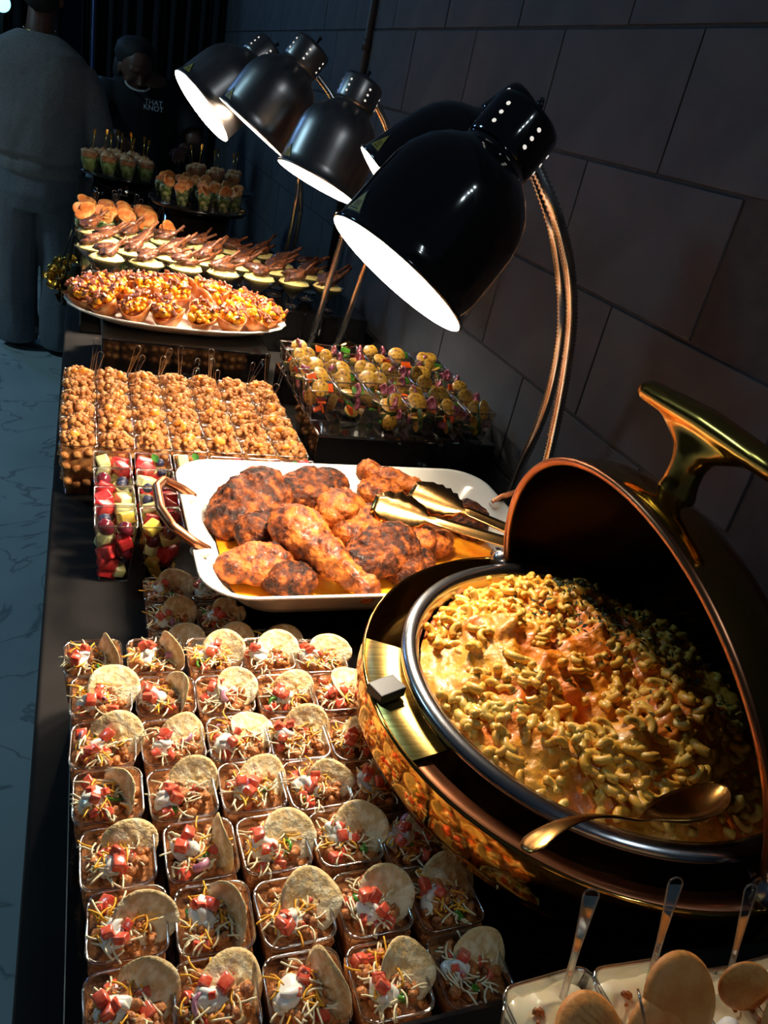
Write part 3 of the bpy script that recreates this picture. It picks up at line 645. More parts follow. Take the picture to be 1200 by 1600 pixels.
for s in range(6):
    g = G(); rr = random.Random(s * 3 + 1); bend = rr.choice((-1, 1)) * rr.uniform(6, 16); N = 28; K = 8; v = []; f = []
    for sd in (1, -1):
        for j in range(K + 1):
            for i in range(N):
                a = 2 * PI * i / N; r = .0245 * j / K * (1 + .035 * noise.noise(Vector((math.cos(a) * 1.5, math.sin(a) * 1.5, s))))
                x, y = r * math.cos(a), r * math.sin(a) * .97; b_ = noise.noise(Vector((x * 190, y * 190, s * 4))); b2 = noise.noise(Vector((x * 420, y * 420, s * 4)))
                z = bend * x * x + 4 * y * y * (1 if s % 2 else -1) + .0013 * b_ + .0006 * b2 + sd * (.0009 if j < K else .0003) + sd * .0007 * max(0, b_)
                v.append((x, y, z))
    o1 = (K + 1) * N
    for j in range(K):
        for i in range(N):
            a, b, c, d = j * N + i, (j + 1) * N + i, (j + 1) * N + (i + 1) % N, j * N + (i + 1) % N; f.append((a, b, c, d)); f.append((a + o1, d + o1, c + o1, b + o1))
    for i in range(N): f.append((K * N + i, K * N + i + o1, K * N + (i + 1) % N + o1, K * N + (i + 1) % N))
    g.add(v, f); ME_chip.append(g.mesh('tortilla_chip', M_chip))
g = G(); g.tube([(.006 * math.cos(a), .006 * math.sin(a), 0) for a in [i * PI / 7 for i in range(14)]], .0019, 6, closed=True); ME_jal = g.mesh('jalapeno_slice', M_green)
g = G(); g.box((0, 0, 0), (.009, .007, .005), bev=.0015); ME_grn = g.mesh('green_pepper_dice', M_green)
g = G(); g.loft([[(.010 * math.cos(a) * k, .010 * math.sin(a) * k, z) for a in [i * .25 for i in range(8)]] + [(.008 * math.cos(a) * k, .008 * math.sin(a) * k, z) for a in [i * .25 for i in range(7, -1, -1)]] for k, z in ((1, 0), (1.02, .003), (.9, .006))], cap0=True, cap1=True); ME_oni = g.mesh('red_onion_piece', M_onion)
def taco(x, y, zb, label, group, rr, toward=1, chip_style=None, dim=False):
    t = put('taco_cup', None, loc=(x, y, zb), rot=(0, 0, rr.uniform(-.05, .05)), label=label, cat='taco cup', group=group)
    put('cup', ME_taco, t)
    put('beef', rr.choice(ME_beef), t, rot=(0, 0, rr.randrange(4) * PI / 2))
    st = chip_style if chip_style is not None else rr.choice((0, 0, 0, 1, 0, 2))
    # 0 leaning facing the viewer, 1 standing edge-on, 2 low lying flat
    if st == 0: cl, cr = (.012, .004 + rr.uniform(-.004, .006), .045), (rr.uniform(.55, .85), rr.uniform(-.15, .35), rr.uniform(-.4, .2))
    elif st == 1: cl, cr = (.012, 0, .046), (1.35, rr.uniform(-.1, .2), rr.uniform(-1.5, -1.1))
    else: cl, cr = (.013, .006, .044), (rr.uniform(.2, .45), rr.uniform(.1, .4), rr.uniform(-.4, .4))
    s_ = rr.uniform(.92, 1.08); ar = 1 if rr.random() < .8 else .8
    put('tortilla_chip', rr.choice(ME_chip), t, loc=cl, rot=cr, sc=(s_, s_ * ar, s_))
    cx, cy = rr.uniform(-.013, -.004), rr.uniform(-.009, .003)
    put('sour_cream', rr.choice(ME_cream), t, loc=(cx, cy, .042), rot=(rr.uniform(-.2, .3), 0, rr.uniform(0, 6)), sc=rr.uniform(.8, 1.1))
    o = put('white_cheese_shreds', rr.choice(ME_wc), t, rot=(0, 0, rr.uniform(0, 6)), loc=(-.004, -.003, .001), kind='stuff')
    if rr.random() < .8: put('yellow_cheese_shreds', rr.choice(ME_yc), t, rot=(0, 0, rr.uniform(0, 6)), loc=(-.004, 0, .002), kind='stuff')
    for i in range(rr.choice((7, 8, 9, 10))):
        if i < 3: p = (cx + rr.uniform(-.008, .010), cy + rr.uniform(-.009, .009), .049 + rr.uniform(0, .004))
        else: p = (rr.uniform(-.021, .012), rr.uniform(-.021, .02), .041 + rr.uniform(-.001, .003))
        put('tomato_dice', rr.choice(ME_tom), t, loc=p, rot=(rr.uniform(-.7, .7), rr.uniform(-.7, .7), rr.uniform(0, 6)), sc=rr.uniform(.58, .92))
    for i in range(rr.choice((1, 1, 2))): put(*rr.choice((('green_pepper_dice', ME_grn), ('jalapeno_slice', ME_jal))), t, loc=(rr.uniform(-.018, .012), rr.uniform(-.02, .018), .043), rot=(rr.uniform(-.8, .8), rr.uniform(-.5, .5), rr.uniform(0, 6)), sc=rr.uniform(.7, 1.))
    if rr.random() < .6: put('red_onion_piece', ME_oni, t, loc=(rr.uniform(-.016, .01), rr.uniform(-.018, .016), .044), rot=(rr.uniform(-.6, .6), rr.uniform(-.6, .6), rr.uniform(0, 6)))
    return t
grid = [[(.021, .684), (.084, .683), (.146, .681), (.205, .677), (.265, .670)], [(.028, .625), (.090, .619), (.149, .616), (.212, .612), (.272, .609)], [(.029, .560), (.091, .557), (.153, .554), (.212, .547), (.272, .541)], [(.032, .500), (.094, .494), (.156, .493), (.216, .488), (.275, .481)],
        [(.038, .437), (.103, .433), (.164, .430), (.228, .427), (.288, .415)], [(.043, .378), (.106, .371), (.168, .366), (.232, .362), (.294, .356)], [(.041, .316), (.100, .311), (.163, .303), (.226, .299), (.292, .295)], [(.045, .253), (.106, .249), (.169, .241), (.232, .236)]]
styles = {(0, 0): 1, (0, 1): 1, (3, 0): 1, (4, 1): 1, (5, 1): 1, (1, 1): 1, (3, 1): 0, (3, 2): 2, (2, 2): 2, (6, 1): 2, (6, 2): 1, (1, 4): 2, (2, 4): 2, (3, 4): 2}
sdesc = {0: 'a round chip leaning up', 1: 'its chip on edge', 2: 'its chip lying low'}
colw = ['leftmost', 'second from left', 'third from left', 'fourth from left', 'rightmost']
the_row = ['', 'second row from back', 'third row from back', 'fourth row from back', 'fifth row from back', 'sixth row from back', 'seventh row from back']
for j, row in enumerate(grid):
    for i, (x, y) in enumerate(row):
        rr = random.Random(j * 31 + i * 7 + 5); st = styles.get((j, i), 0); y_ = y
        roww = 'backmost lit row' if j == 0 else 'the frontmost row' if j == 7 else the_row[j]
        cw = 'rightmost' if i == len(row) - 1 else colw[i]
        taco(x, y_, Z(-.61), 'taco cup with %s, %s in %s' % (sdesc[st], cw, roww), 'taco cups on the low black riser', rr, chip_style=st)
# tacos in the shade under the dish
for i, (x, y) in enumerate(((.117, .905), (.117, .842), (.179, .905), (.181, .842), (.12, .781), (.183, .781), (.245, .781))):
    taco(x, y, TZ, 'shaded taco cup under the white dish, %s' % ('far left beside the fruit cups', 'left, second from the fruit cups', 'second column, near the fruit cups', 'second column, second from the fruit cups', 'leftmost just behind the lit rows', 'second behind the lit rows', 'third behind the lit rows')[i], 'taco cups in the shade of the dish', random.Random(i + 400), chip_style=0)
# ================= FRUIT CUPS =================
M_wm = mat('watermelon', (226, 36, 44), (240, 80, 80), rough=.25, scale=90, coat=.4, sss=.2, bump=.3, bscale=500)
M_hd = mat('honeydew', (214, 216, 140), (232, 230, 176), rough=.3, scale=60, coat=.4, sss=.2)
M_pine = mat('pineapple', (240, 200, 60), (246, 220, 110), rough=.3, scale=80, coat=.4, sss=.2, stretch=(1, 1, 6))
M_grape = mat('red_grape', (88, 22, 34), (120, 40, 54), rough=.15, scale=40, coat=.6)
M_blue = mat('blueberry', (34, 38, 62), (50, 54, 84), rough=.45, scale=90)
M_mint = mat('mint_leaf', (44, 100, 30), (80, 140, 50), rough=.5, scale=90)
def cube_piece(name, m, d, seed, bev=.003):
    g = G(); g.box((0, 0, 0), d, bev=bev); rr = random.Random(seed); g.v = [tuple(Vector(p) * (1 + .12 * noise.noise(Vector(p) * 90 + Vector((seed, 0, 0))))) for p in g.v]; return g.mesh(name, m)
FR = [('watermelon_cube', cube_piece('watermelon_cube', M_wm, (.026, .022, .021), 1)), ('watermelon_cube', cube_piece('watermelon_cube', M_wm, (.028, .019, .020), 2)), ('melon_cube', cube_piece('melon_cube', M_hd, (.030, .019, .017), 3)), ('melon_cube', cube_piece('melon_cube', M_hd, (.022, .022, .021), 4)), ('pineapple_chunk', cube_piece('pineapple_chunk', M_pine, (.026, .019, .022), 5))]
g = G(); g.ico((0, 0, 0), (.012, .012, .014), 3); ME_gr = g.mesh('grape', M_grape)
g = G(); g.ico((0, 0, 0), (.009, .009, .0085), 3); g.lathe([(.0025, .0072), (.0032, .0085), (.0022, .0074)], 10); ME_bb = g.mesh('blueberry', M_blue)
g = G(); g.loft([[(x, -w_, .001 * abs(x) * 100 * .1), (x, 0, -.001), (x, w_, .001)] for x, w_ in ((-.01, .0003), (-.006, .004), (0, .006), (.006, .004), (.011, .0003))], closed=False); ME_mint = g.mesh('mint_leaf', M_mint)
def fruit_cup(x, y, label, rr):
    t = put('fruit_cup', None, loc=(x, y, TZ), rot=(0, 0, rr.uniform(-.03, .03)), label=label, cat='fruit cup', group='cut fruit cups'); put('cup', ME_tall, t)
    z = .011; k = 0
    while z < .103:
        hw = .0198 + .009 * z / .098 - .0125; n = 2 if z < .03 else 3
        pos = [(-1, -1), (1, -1), (-1, 1), (1, 1)]; rr.shuffle(pos)
        if n < 4: pos = sorted(pos, key=lambda p: p[1] + rr.random() * .3)[:max(n, 2) + 1]
        for (sx, sy) in pos:
            nm, me = rr.choice(FR + FR[:3] + [('grape', ME_gr), ('grape', ME_gr), ('blueberry', ME_bb)])
            put(nm, me, t, loc=(sx * hw * rr.uniform(.75, 1), sy * hw * rr.uniform(.75, 1), z + rr.uniform(-.003, .005)), rot=(rr.uniform(-.5, .5), rr.uniform(-.5, .5), rr.uniform(0, 6)), sc=rr.uniform(.8, .98))
        z += .0185
    if rr.random() < .5: put('mint_leaf', ME_mint, t, loc=(rr.uniform(-.01, .01), rr.uniform(-.01, .01), .104), rot=(.4, .3, rr.uniform(0, 6)))
fx = [(.054, 4), (.1165, 4), (.179, 1), (.241, 1), (.303, 1), (.365, 1)]
for i, (x, n) in enumerate(fx):
    for j in range(n):
        jj = 3 - j if n == 4 else 0; y = 1.190 - .0615 * (3 - jj if n == 4 else 0)
        fruit_cup(x, 1.007 + .061 * j if n == 4 else 1.19, 'tall cup of cut fruit, %s' % ('%s column, %s' % (('leftmost', 'second')[i], ('nearest', 'second from the front', 'third from the front', 'backmost before the crumble cups')[j]) if n == 4 else '%s from the left in the row behind the white dish' % ORD[i]), random.Random(i * 10 + j + 60))
# ================= CRUMBLE CUPS =================
M_crumb = mat('golden_crumble', (178, 104, 46), (222, 160, 92), rough=.6, scale=90, bump=.9, bscale=420, c3=(202, 132, 66), coat=.1)
M_peach = mat('peach_piece', (236, 140, 40), (244, 170, 70), rough=.3, scale=60, coat=.4)
ME_cr = []
for s in range(6):
    g = G(); rr = random.Random(s + 80)
    for i in range(76):
        a = rr.uniform(0, 6.3); r = .025 * math.sqrt(rr.random()); x, y = r * math.cos(a), r * math.sin(a); x, y = x * 1.05, y * 1.05
        g.ico((x, y, .094 + .013 * (1 - (r / .026) ** 2) + rr.uniform(-.003, .005)), rr.uniform(.0028, .0060), 1 + (i % 2), nz=.42, ns=1.7, seed=i + s * 9, oct_=2)
    for z in (.03, .055, .08):
        for i in range(10):
            a = i * .63 + z * 50; r = (.0185 + .009 * z / .098) * .93; g.ico((max(-r, min(r, 1.3 * r * math.cos(a))), max(-r, min(r, 1.3 * r * math.sin(a))), z + rr.uniform(-.006, .006)), .0085, 1, nz=.3, ns=1.5, seed=i)
    hw = lambda z: (.0185 + .009 * z / .098) - .0015
    g.loft([[(sx * hw(z), sy * hw(z), z) for sx, sy in ((-1, -1), (1, -1), (1, 1), (-1, 1))] for z in (.003, .09)], cap0=True, cap1=True)
    ME_cr.append(g.mesh('crumble', M_crumb))
g = G(); g.ico((0, 0, 0), (.011, .007, .006), 2, nz=.3, ns=1.2); ME_pe = g.mesh('peach_piece', M_peach)
for j in range(6):
    for i in range(7):
        rr = random.Random(j * 17 + i * 3 + 900); x = .003 + .0597 * i + rr.uniform(-.0005, .0005); y = 1.262 + .0605 * j + rr.uniform(-.0006, .0006)
        if i == 0: x -= .001
        t = put('crumble_cup', None, loc=(x, y, TZ), rot=(0, 0, rr.uniform(-.04, .04)), label='tall crumble cup, %s row from the front, %s column from the left' % (ORD[j], ORD[i]), cat='dessert cup', group='crumble cups in a block')
        put('cup', ME_tall, t); put('crumble', rr.choice(ME_cr), t, rot=(0, 0, rr.randrange(4) * PI / 2))
        for _ in range(rr.choice((0, 1, 2))): put('peach_piece', ME_pe, t, loc=(rr.uniform(-.014, .014), rr.uniform(-.016, .01), .109), rot=(rr.uniform(-.5, .5), .3, rr.uniform(0, 6)), sc=rr.uniform(.7, 1.1))
        if j in (4, 5) or rr.random() < .35: put('spoon', ME_spoon, t, loc=(.014, .012, .045), rot=(-.12 + rr.uniform(-.15, .1), .22 + rr.uniform(-.25, .3), rr.uniform(-.7, .7)))
# ================= VEGETABLE CUPS =================
M_zuc = mat('grilled_zucchini_flesh', (206, 160, 52), (104, 60, 22), rough=.4, scale=130, bump=.4, coat=.3, c3=(190, 136, 44), lo=.38, hi=.66)
M_zsk = mat('zucchini_skin', (34, 56, 22), (66, 92, 38), rough=.35, scale=60, coat=.4)
M_opep = mat('orange_pepper', (226, 92, 20), (214, 66, 18), rough=.25, scale=50, coat=.5)
M_purp = mat('roasted_onion', (132, 44, 70), (190, 110, 120), rough=.35, scale=70, coat=.4)
def zdisc(r, h, ell=1.):
    g = G(); n = 24; g.lathe([(0, h), (r * .93, h), (r, h * .8)], n, mi=0); g.lathe([(r, h * .8), (r * 1.02, h * .5), (r, h * .2), (r * .93, 0)], n, mi=1); g.lathe([(r * .93, 0), (0, 0)], n, mi=0)
    g.v = [(x, y * ell, z) for x, y, z in g.v]; return g.mesh('zucchini_slice', [M_zuc, M_zsk])
VG = [('zucchini_slice', zdisc(.0215, .009)), ('zucchini_slice', zdisc(.0185, .008, 1.25)), ('zucchini_slice', zdisc(.02, .011))]
g = G(); g.loft([[(r * math.cos(a), r * math.sin(a), z) for a in [i * .22 - .8 for i in range(8)]] + [((r - .006) * math.cos(a), (r - .006) * math.sin(a), z) for a in [i * .22 - .8 for i in range(7, -1, -1)]] for r, z in ((.018, 0), (.021, .008), (.021, .016), (.017, .022))], cap0=True, cap1=True); ME_ro = g.mesh('red_onion_wedge', M_purp)
g = G(); g.box((0, 0, 0), (.026, .02, .005), bev=.002); g.v = [(x, y, z + 18 * x * x) for x, y, z in g.v]; ME_op = g.mesh('pepper_piece', M_opep)
g = G(); g.box((0, 0, 0), (.026, .018, .005), bev=.002); g.v = [(x, y, z + 18 * x * x) for x, y, z in g.v]; ME_gp = g.mesh('green_pepper_piece', M_green)
vx = [(.4285, 1.352, 6), (.4905, 1.352, 6), (.5535, 1.303, 6), (.616, 1.303, 6), (.679, 1.300, 6), (.7425, 1.300, 6)]
for i, (x, y0, n) in enumerate(vx):
    for j in range(n):
        rr = random.Random(i * 11 + j + 300); y = y0 + .030 + .0605 * j
        if y > 1.675: continue
        t = put('vegetable_cup', None, loc=(x + .012, y, Z(-.565)), label='cup of grilled vegetables, %s column from left, %s from front' % (ORD[i], ORD[j]), cat='vegetable cup', group='grilled vegetable cups'); put('cup', ME_veg, t)
        for k in range(7):
            nm, me = rr.choice(VG + VG + [('red_onion_wedge', ME_ro), ('red_onion_wedge', ME_ro), ('red_onion_wedge', ME_ro), ('pepper_piece', ME_op), ('pepper_piece', ME_op), ('green_pepper_piece', ME_gp)])
            if (i, j, k) in ((0, 0, 1), (1, 0, 1)): nm, me = 'pepper_piece', ME_op
            z = .015 + .0085 * k; lim = max(.001, .003 + z * .08)
            if k >= 5: rot = (rr.uniform(.5, 1.2), rr.uniform(-.3, .3), rr.uniform(-.4, .5)); z = .062
            elif k % 2: rot = (rr.uniform(1.2, 1.5), 0, rr.choice((0, 1.57)) + rr.uniform(-.2, .2))
            else: rot = (rr.uniform(-.5, .5), rr.uniform(-.5, .5), rr.uniform(0, 6))
            px_ = (rr.uniform(-lim, lim), (-.006 if k % 2 else .004) + rr.uniform(-.002, .002), z) if k < 5 else ((-.009 if k == 5 else .009) + rr.uniform(-.003, .003), rr.uniform(-.008, .008), z)
            put(nm, me, t, loc=px_, rot=rot, sc=min(rr.uniform(.8, .95), .72 + z * 5))
sp2 = spoon(.10, .018, .024, .006, .001, .004)
b0 = at(545, 540, z=Z(-.475)); d_ = at(612, 532, z=Z(-.475)) - b0
o = put('serving_spoon', sp2.mesh('serving_spoon', M_brass), M=Matrix.LocRotScale(b0, d_.to_track_quat('X', 'Z'), None) @ Matrix.Rotation(PI, 4, 'X'), label='small gold spoon lying upside down on the back row of vegetable cups', cat='spoon'); sub(o)
# ================= OVAL PLATTER AND LOADED TOAST CUPS =================
PC = Vector((.222, 1.905, Z(-.56))); pl = put('oval_platter', None, loc=PC, rot=(0, 0, .04), label='large white oval porcelain platter with a scalloped rim', cat='platter')
g = G()
def ov(a, b, z, sc=0.): 
    L = []
    for i in range(96):
        t = 2 * PI * i / 96; k = 1 + sc * math.cos(t * 24); c, s_ = math.cos(t), math.sin(t); L.append((a * k * math.copysign(abs(c) ** .85, c), b * k * math.copysign(abs(s_) ** .85, s_), z))
    return L
g.loft([ov(.17, .085, 0), ov(.175, .09, 0), ov(.185, .10, .004), ov(.225, .135, .02), ov(.252, .158, .032, .004), ov(.256, .162, .035, .006), ov(.252, .158, .037, .005), ov(.22, .132, .025), ov(.185, .10, .01), ov(.17, .09, .008)], cap0=True, cap1=True)
put('platter_body', g.mesh('platter_body', M_white), pl)
M_shell = mat('toasted_shell', (168, 82, 28), (220, 156, 96), rough=.4, scale=28, bump=.4, bscale=120, coat=.35, c3=(196, 112, 46))
M_egg = mat('yellow_scrambled_egg', (240, 168, 24), (230, 142, 12), rough=.35, scale=60, bump=.3, coat=.3, sss=.2)
M_bac = mat('chopped_bacon', (112, 48, 30), (164, 92, 62), rough=.35, scale=110, bump=.6, coat=.4)
ME_sh = []; ME_eg = []; ME_ba = []
for s in range(4):
    g = G(); rr = random.Random(s + 5); N = 24; loops = []
    for k, (r, z) in enumerate(((.004, 0), (.018, .002), (.026, .012), (.031, .026), (.034, .036), (.031, .035), (.024, .02), (.012, .012), (.002, .010))):
        L = []
        for i in range(N):
            a = 2 * PI * i / N; kk = 1 + .14 * math.sin(3 * a + s) * (z / .036) + .06 * noise.noise(Vector((math.cos(a) * 2, math.sin(a) * 2, s + z * 40))); L.append((r * kk * 1.1 * math.cos(a), r * kk * .9 * math.sin(a), z + .006 * math.sin(2 * a + s) * z / .03))
        loops.append(L)
    g.loft(loops, cap0=True, cap1=True); ME_sh.append(g.mesh('toast_shell', M_shell))
    g = G()
    for i in range(30):
        a = rr.uniform(0, 6.3); r = .026 * math.sqrt(rr.random()); g.ico((r * math.cos(a), r * math.sin(a), .033 + rr.uniform(0, .014)), rr.uniform(.0045, .0085), 2, nz=.5, ns=1.7, seed=i + s)
    ME_eg.append(g.mesh('scrambled_egg', M_egg))
    g = G()
    for i in range(15):
        a = rr.uniform(0, 6.3); r = .028 * math.sqrt(rr.random()); g.box((0, 0, 0), (rr.uniform(.009, .02), rr.uniform(.006, .011), .004), TR((r * math.cos(a), r * math.sin(a), .049 + rr.uniform(-.006, .006)), (rr.gauss(0, .5), rr.gauss(0, .5), rr.uniform(0, 6))), bev=.001)
    ME_ba.append(g.mesh('bacon_pieces', M_bac))
pts = []
for ring, (a, b, n) in enumerate(((.208, .122, 18), (.145, .082, 12), (.075, .036, 7))):
    for i in range(n):
        t = 2 * PI * (i + .5 * ring) / n; pts.append((a * math.cos(t), b * math.sin(t), ring))
pos_w = lambda x, y: ('left' if x < -.1 else 'right' if x > .1 else 'middle') + (' front' if y < -.04 else ' back' if y > .04 else '')
cnt = {}
for i, (x, y, ring) in enumerate(pts):
    rr = random.Random(i + 700); key = (('outer ring', 'inner ring', 'top')[ring], pos_w(x, y)); cnt[key] = cnt.get(key, 0) + 1
    z = Z(-.56) + (.020, .030, .052)[ring] + (0 if ring else .004)
    tl = .42 if ring == 0 else .3; a = math.atan2(y, x)
    t = put('toast_cup', None, loc=(PC.x + x, PC.y + y, z), rot=(math.sin(a) * -tl * rr.uniform(.4, 1.) + rr.uniform(-.15, .15), tl * math.cos(a) * rr.uniform(.5, 1) + rr.uniform(-.3, .3), 0), label='toasted cup with egg and bacon, %s, %s of the platter, %s there' % (key[0], key[1], ORD[cnt[key] - 1]), cat='appetizer', group='loaded toast cups on the platter')
    rz = rr.uniform(0, 6); put('toast_shell', rr.choice(ME_sh), t, rot=(0, 0, rz)); put('scrambled_egg', rr.choice(ME_eg), t, rot=(0, 0, rz)); put('bacon_pieces', rr.choice(ME_ba), t, rot=(0, 0, rz + 1), kind='stuff')
# ================= MARTINI GLASSES WITH MASH AND LAMB =================
M_mash = mat('mashed_potato', (238, 208, 122), (246, 224, 154), rough=.45, scale=50, bump=.5, bscale=160, sss=.15)
M_lamb = mat('grilled_lamb', (58, 26, 14), (138, 76, 38), rough=.5, scale=60, bump=.8, bscale=260, coat=.4, c3=(92, 48, 24))
M_bone = mat('roasted_rib_bone', (162, 92, 46), (84, 44, 24), rough=.5, scale=50, bump=.4)
g = G(); g.lathe([(0, .001), (.024, .0015), (.026, .003), (.012, .006), (.005, .010), (.0045, .022), (.007, .027), (.047, .068), (.0485, .0695), (.0475, .0705), (.046, .069), (.006, .029), (0, .027)], 36); ME_mart = g.mesh('martini_glass', [M_glass])
ME_mash = []; ME_lamb = []; 
for s in range(3):
    g = G(); N = 30; K = 8; loops = [[(r * math.cos(2 * PI * i / N), r * math.sin(2 * PI * i / N), z) for i in range(N)] for r, z in ((.005, .0295), (.0255, .05), (.0435, .0668))]
    for k in range(1, K + 1):
        r = .044 * (1 - k / K) + .001; loops.append([(r * math.cos(2 * PI * i / N), r * math.sin(2 * PI * i / N), .069 + .012 * (1 - (r / .045) ** 2) + .006 * noise.noise(Vector((r * math.cos(2 * PI * i / N) * 60, r * math.sin(2 * PI * i / N) * 60, s * 5)))) for i in range(N)])
    g.loft(loops, cap0=True, cap1=True); ME_mash.append(g.mesh('mashed_potato', M_mash))
    g = G(); g.ico((0, 0, 0), (.030, .018, .012), 3, nz=.5, ns=1.6, seed=s, oct_=3); g.ico((.022, .003, .002), (.018, .012, .010), 3, nz=.45, ns=1.4, seed=s + 4); ME_lamb.append(g.mesh('lamb_meat', M_lamb))
g = G(); g.tube([(.02, 0, 0), (.035, .003, .003), (.052, .004, .009), (.07, .001, .016)], [.007, .0052, .0042, .0046], 10); ME_bone = g.mesh('rib_bone', M_bone)
mrow = [(2.185, 7, .062), (2.285, 7, .03), (2.385, 7, .062), (2.485, 6, .03)]
for j, (y, n, x0) in enumerate(mrow):
    for i in range(n):
        rr = random.Random(j * 9 + i + 1200); x = x0 + .0995 * i; y_ = y + rr.uniform(-.0005, .0005)
        t = put('martini_cup', None, loc=(x, y_, Z(-.56)), label='martini glass of mash and lamb chops, %s from left in the %s row' % (ORD[i], ('front', 'second', 'third', 'back')[j]), cat='martini glass', group='martini glasses with mash and lamb')
        put('glass', ME_mart, t); put('mashed_potato', rr.choice(ME_mash), t, rot=(0, 0, rr.uniform(0, 6)))
        for k in range(2):
            M = TR((rr.uniform(-.014, .004), (-.012, .014)[k], .088 + .004 * k), (rr.uniform(-.4, .4), rr.uniform(-.45, .05), rr.uniform(-.35, .9)), rr.uniform(.85, 1.05))
            c = put('lamb_chop', rr.choice(ME_lamb), t, M=M); put('rib_bone', ME_bone, c)
# ================= ROLL AND SPINACH CUPS, ROUND TOAST STAND =================
M_bread = mat('toasted_bread_round', (214, 106, 42), (240, 178, 104), rough=.5, scale=40, bump=.35, bscale=150, c3=(228, 138, 66))
M_crumbw = mat('bread_inside', (244, 216, 158), (236, 196, 130), rough=.7, scale=80, bump=.4)
M_spin = mat('creamy_spinach', (70, 96, 44), (214, 216, 170), rough=.4, scale=55, bump=.7, bscale=160, detail=8, c3=(120, 140, 84), lo=.4, hi=.6)
g = G(); g.lathe([(0, .005), (.018, .0055), (.021, .004), (.0225, 0)], 24, mi=0); g.lathe([(.0225, 0), (.021, -.004), (0, -.0045)], 24, mi=1); g.v = [(x * 1.15, y, z + 5 * x * x) for x, y, z in g.v]; ME_tst = g.mesh('bread_round', [M_bread, M_crumbw])
ME_spin = [fillblock(.017, .0285, .003, .06, .010, s, M_spin, 'spinach_dip', n=10, amp=.01) for s in range(3)]
def roll_cup(nm, x, y, z, label, group, rr, spoon_=True, k=1., br=(.052, .018)):
    t = put(nm, None, loc=(x, y, z), sc=k, label=label, cat='appetizer cup', group=group); put('cup', ME_veg, t); put('spinach_dip', rr.choice(ME_spin), t)
    for q in range(4 if spoon_ else 3):
        put('bread_round', ME_tst, t, loc=(rr.uniform(-.013, .013), rr.uniform(-.016, .012), .074 + .010 * q * .8), rot=(rr.uniform(.4, 1.35), rr.uniform(-.4, .4), rr.uniform(-.8, .8)), sc=rr.uniform(.85, 1.05))
    if spoon_ and rr.random() < .8: put('spoon', ME_spoon, t, loc=(.012, .012, .03), rot=(-.1, rr.uniform(.0, .35), rr.uniform(-.5, .5)))
k = 0
for j, y in enumerate((2.68, 2.745, 2.81)):
    for i in range(4): roll_cup('roll_cup', .008 + .061 * i, y, Z(-.56), 'cup of bread rounds over spinach with spoon, %s row, %s from left' % (('front', 'middle', 'back')[j], ORD[i]), 'roll cups behind the martini glasses', random.Random(k + 30)); k += 1
roll_cup('roll_cup', .245, 2.59, Z(-.555), 'single cup of toast rounds standing between martini glasses and the black stand', None, random.Random(99), False)
st = put('round_stand', None, loc=(.362, 2.83, TZ), label='round black pedestal stand holding toast cups in front of the far lamp', cat='stand')
hz = Z(-.42) - TZ
g = G(); g.lathe([(0, 0), (.12, 0), (.12, .01), (.115, .012), (.112, hz - .01), (0, hz - .01)], 48); put('drum', g.mesh('drum', M_gloss), st)
g = G(); g.lathe([(0, hz - .012), (.155, hz - .012), (.16, hz - .006), (.162, hz + .002), (.158, hz + .002), (.155, hz), (0, hz)], 64); put('tray_top', g.mesh('tray_top', M_gloss), st)
k = 0
for ring, (r, n) in enumerate(((.122, 11), (.06, 6))):
    for i in range(n):
        a = -PI / 2 + 2 * PI * i / n; roll_cup('toast_dip_cup', .362 + r * math.cos(a), 2.83 + r * math.sin(a), Z(-.42), 'small toast dip cup on the round stand, %s of the %s ring from the front' % (ORD[i], ('outer', 'inner')[ring]), 'toast cups on the round black stand', random.Random(k + 130), False, .74); k += 1
# ================= FAR CUPS WITH GOLD SPOONS =================
M_goldp = mat('gold_plastic', (214, 170, 84), rough=.2, metal=1)
M_shr = mat('shrimp_salad', (222, 130, 80), (240, 196, 140), rough=.4, scale=60, bump=.5)
M_leaf = mat('lettuce', (110, 140, 60), (190, 206, 130), rough=.5, scale=50, bump=.6)
g = G(); g.tube([(0, 0, 0), (0, 0, .05), (.001, 0, .075)], [.0016, .0013, .0018], 6); g.loft([[(-w_, 0, z) for w_, z in ((.0018, .07), (.0045, .08), (.0042, .092))], [(w_, 0, z) for w_, z in ((.0018, .07), (.0045, .08), (.0042, .092))]], closed=False); ME_gs = g.mesh('gold_spoon', M_goldp)
ME_lf = [fillblock(.017, .0275, .003, .045, .004, s, M_leaf, 'salad_greens', n=8, amp=.012) for s in range(2)]; ME_s2 = [fillblock(.0272, .0285, .046, .062, .010, s + 4, M_shr, 'shrimp_topping', n=8, amp=.012) for s in range(2)]
ME_s3 = [fillblock(.017, .0285, .003, .06, .010, s + 8, M_shr, 'seafood_salad', n=8, amp=.012) for s in range(2)]
def tier(x, y, z, r, label):
    s_ = put('tier_stand', None, loc=(x, y, Z(-.5)), label=label, cat='stand'); h = z - Z(-.5)
    g = G(); g.lathe([(0, h - .008), (r, h - .008), (r + .004, h), (r, h + .001), (0, h)], 48); put('tray_top', g.mesh('tray_top', M_gloss), s_)
    g = G(); g.lathe([(0, 0), (r * .72, 0), (r * .72, .008), (r * .7, h - .008), (0, h - .008)], 32); put('drum', g.mesh('drum', M_gloss), s_)
zb = Z(-.43)
tier(.145, 3.32, zb, .16, 'black tier stand at the far left carrying salad cups with gold spoons')
tier(.50, 3.42, zb, .15, 'black tier stand at the far right carrying seafood cups with gold spoons')
sp_ = [(.02, 3.26), (.085, 3.215), (.15, 3.20), (.215, 3.225), (.06, 3.33), (.135, 3.30), (.205, 3.31), (.11, 3.40), (.18, 3.39)]
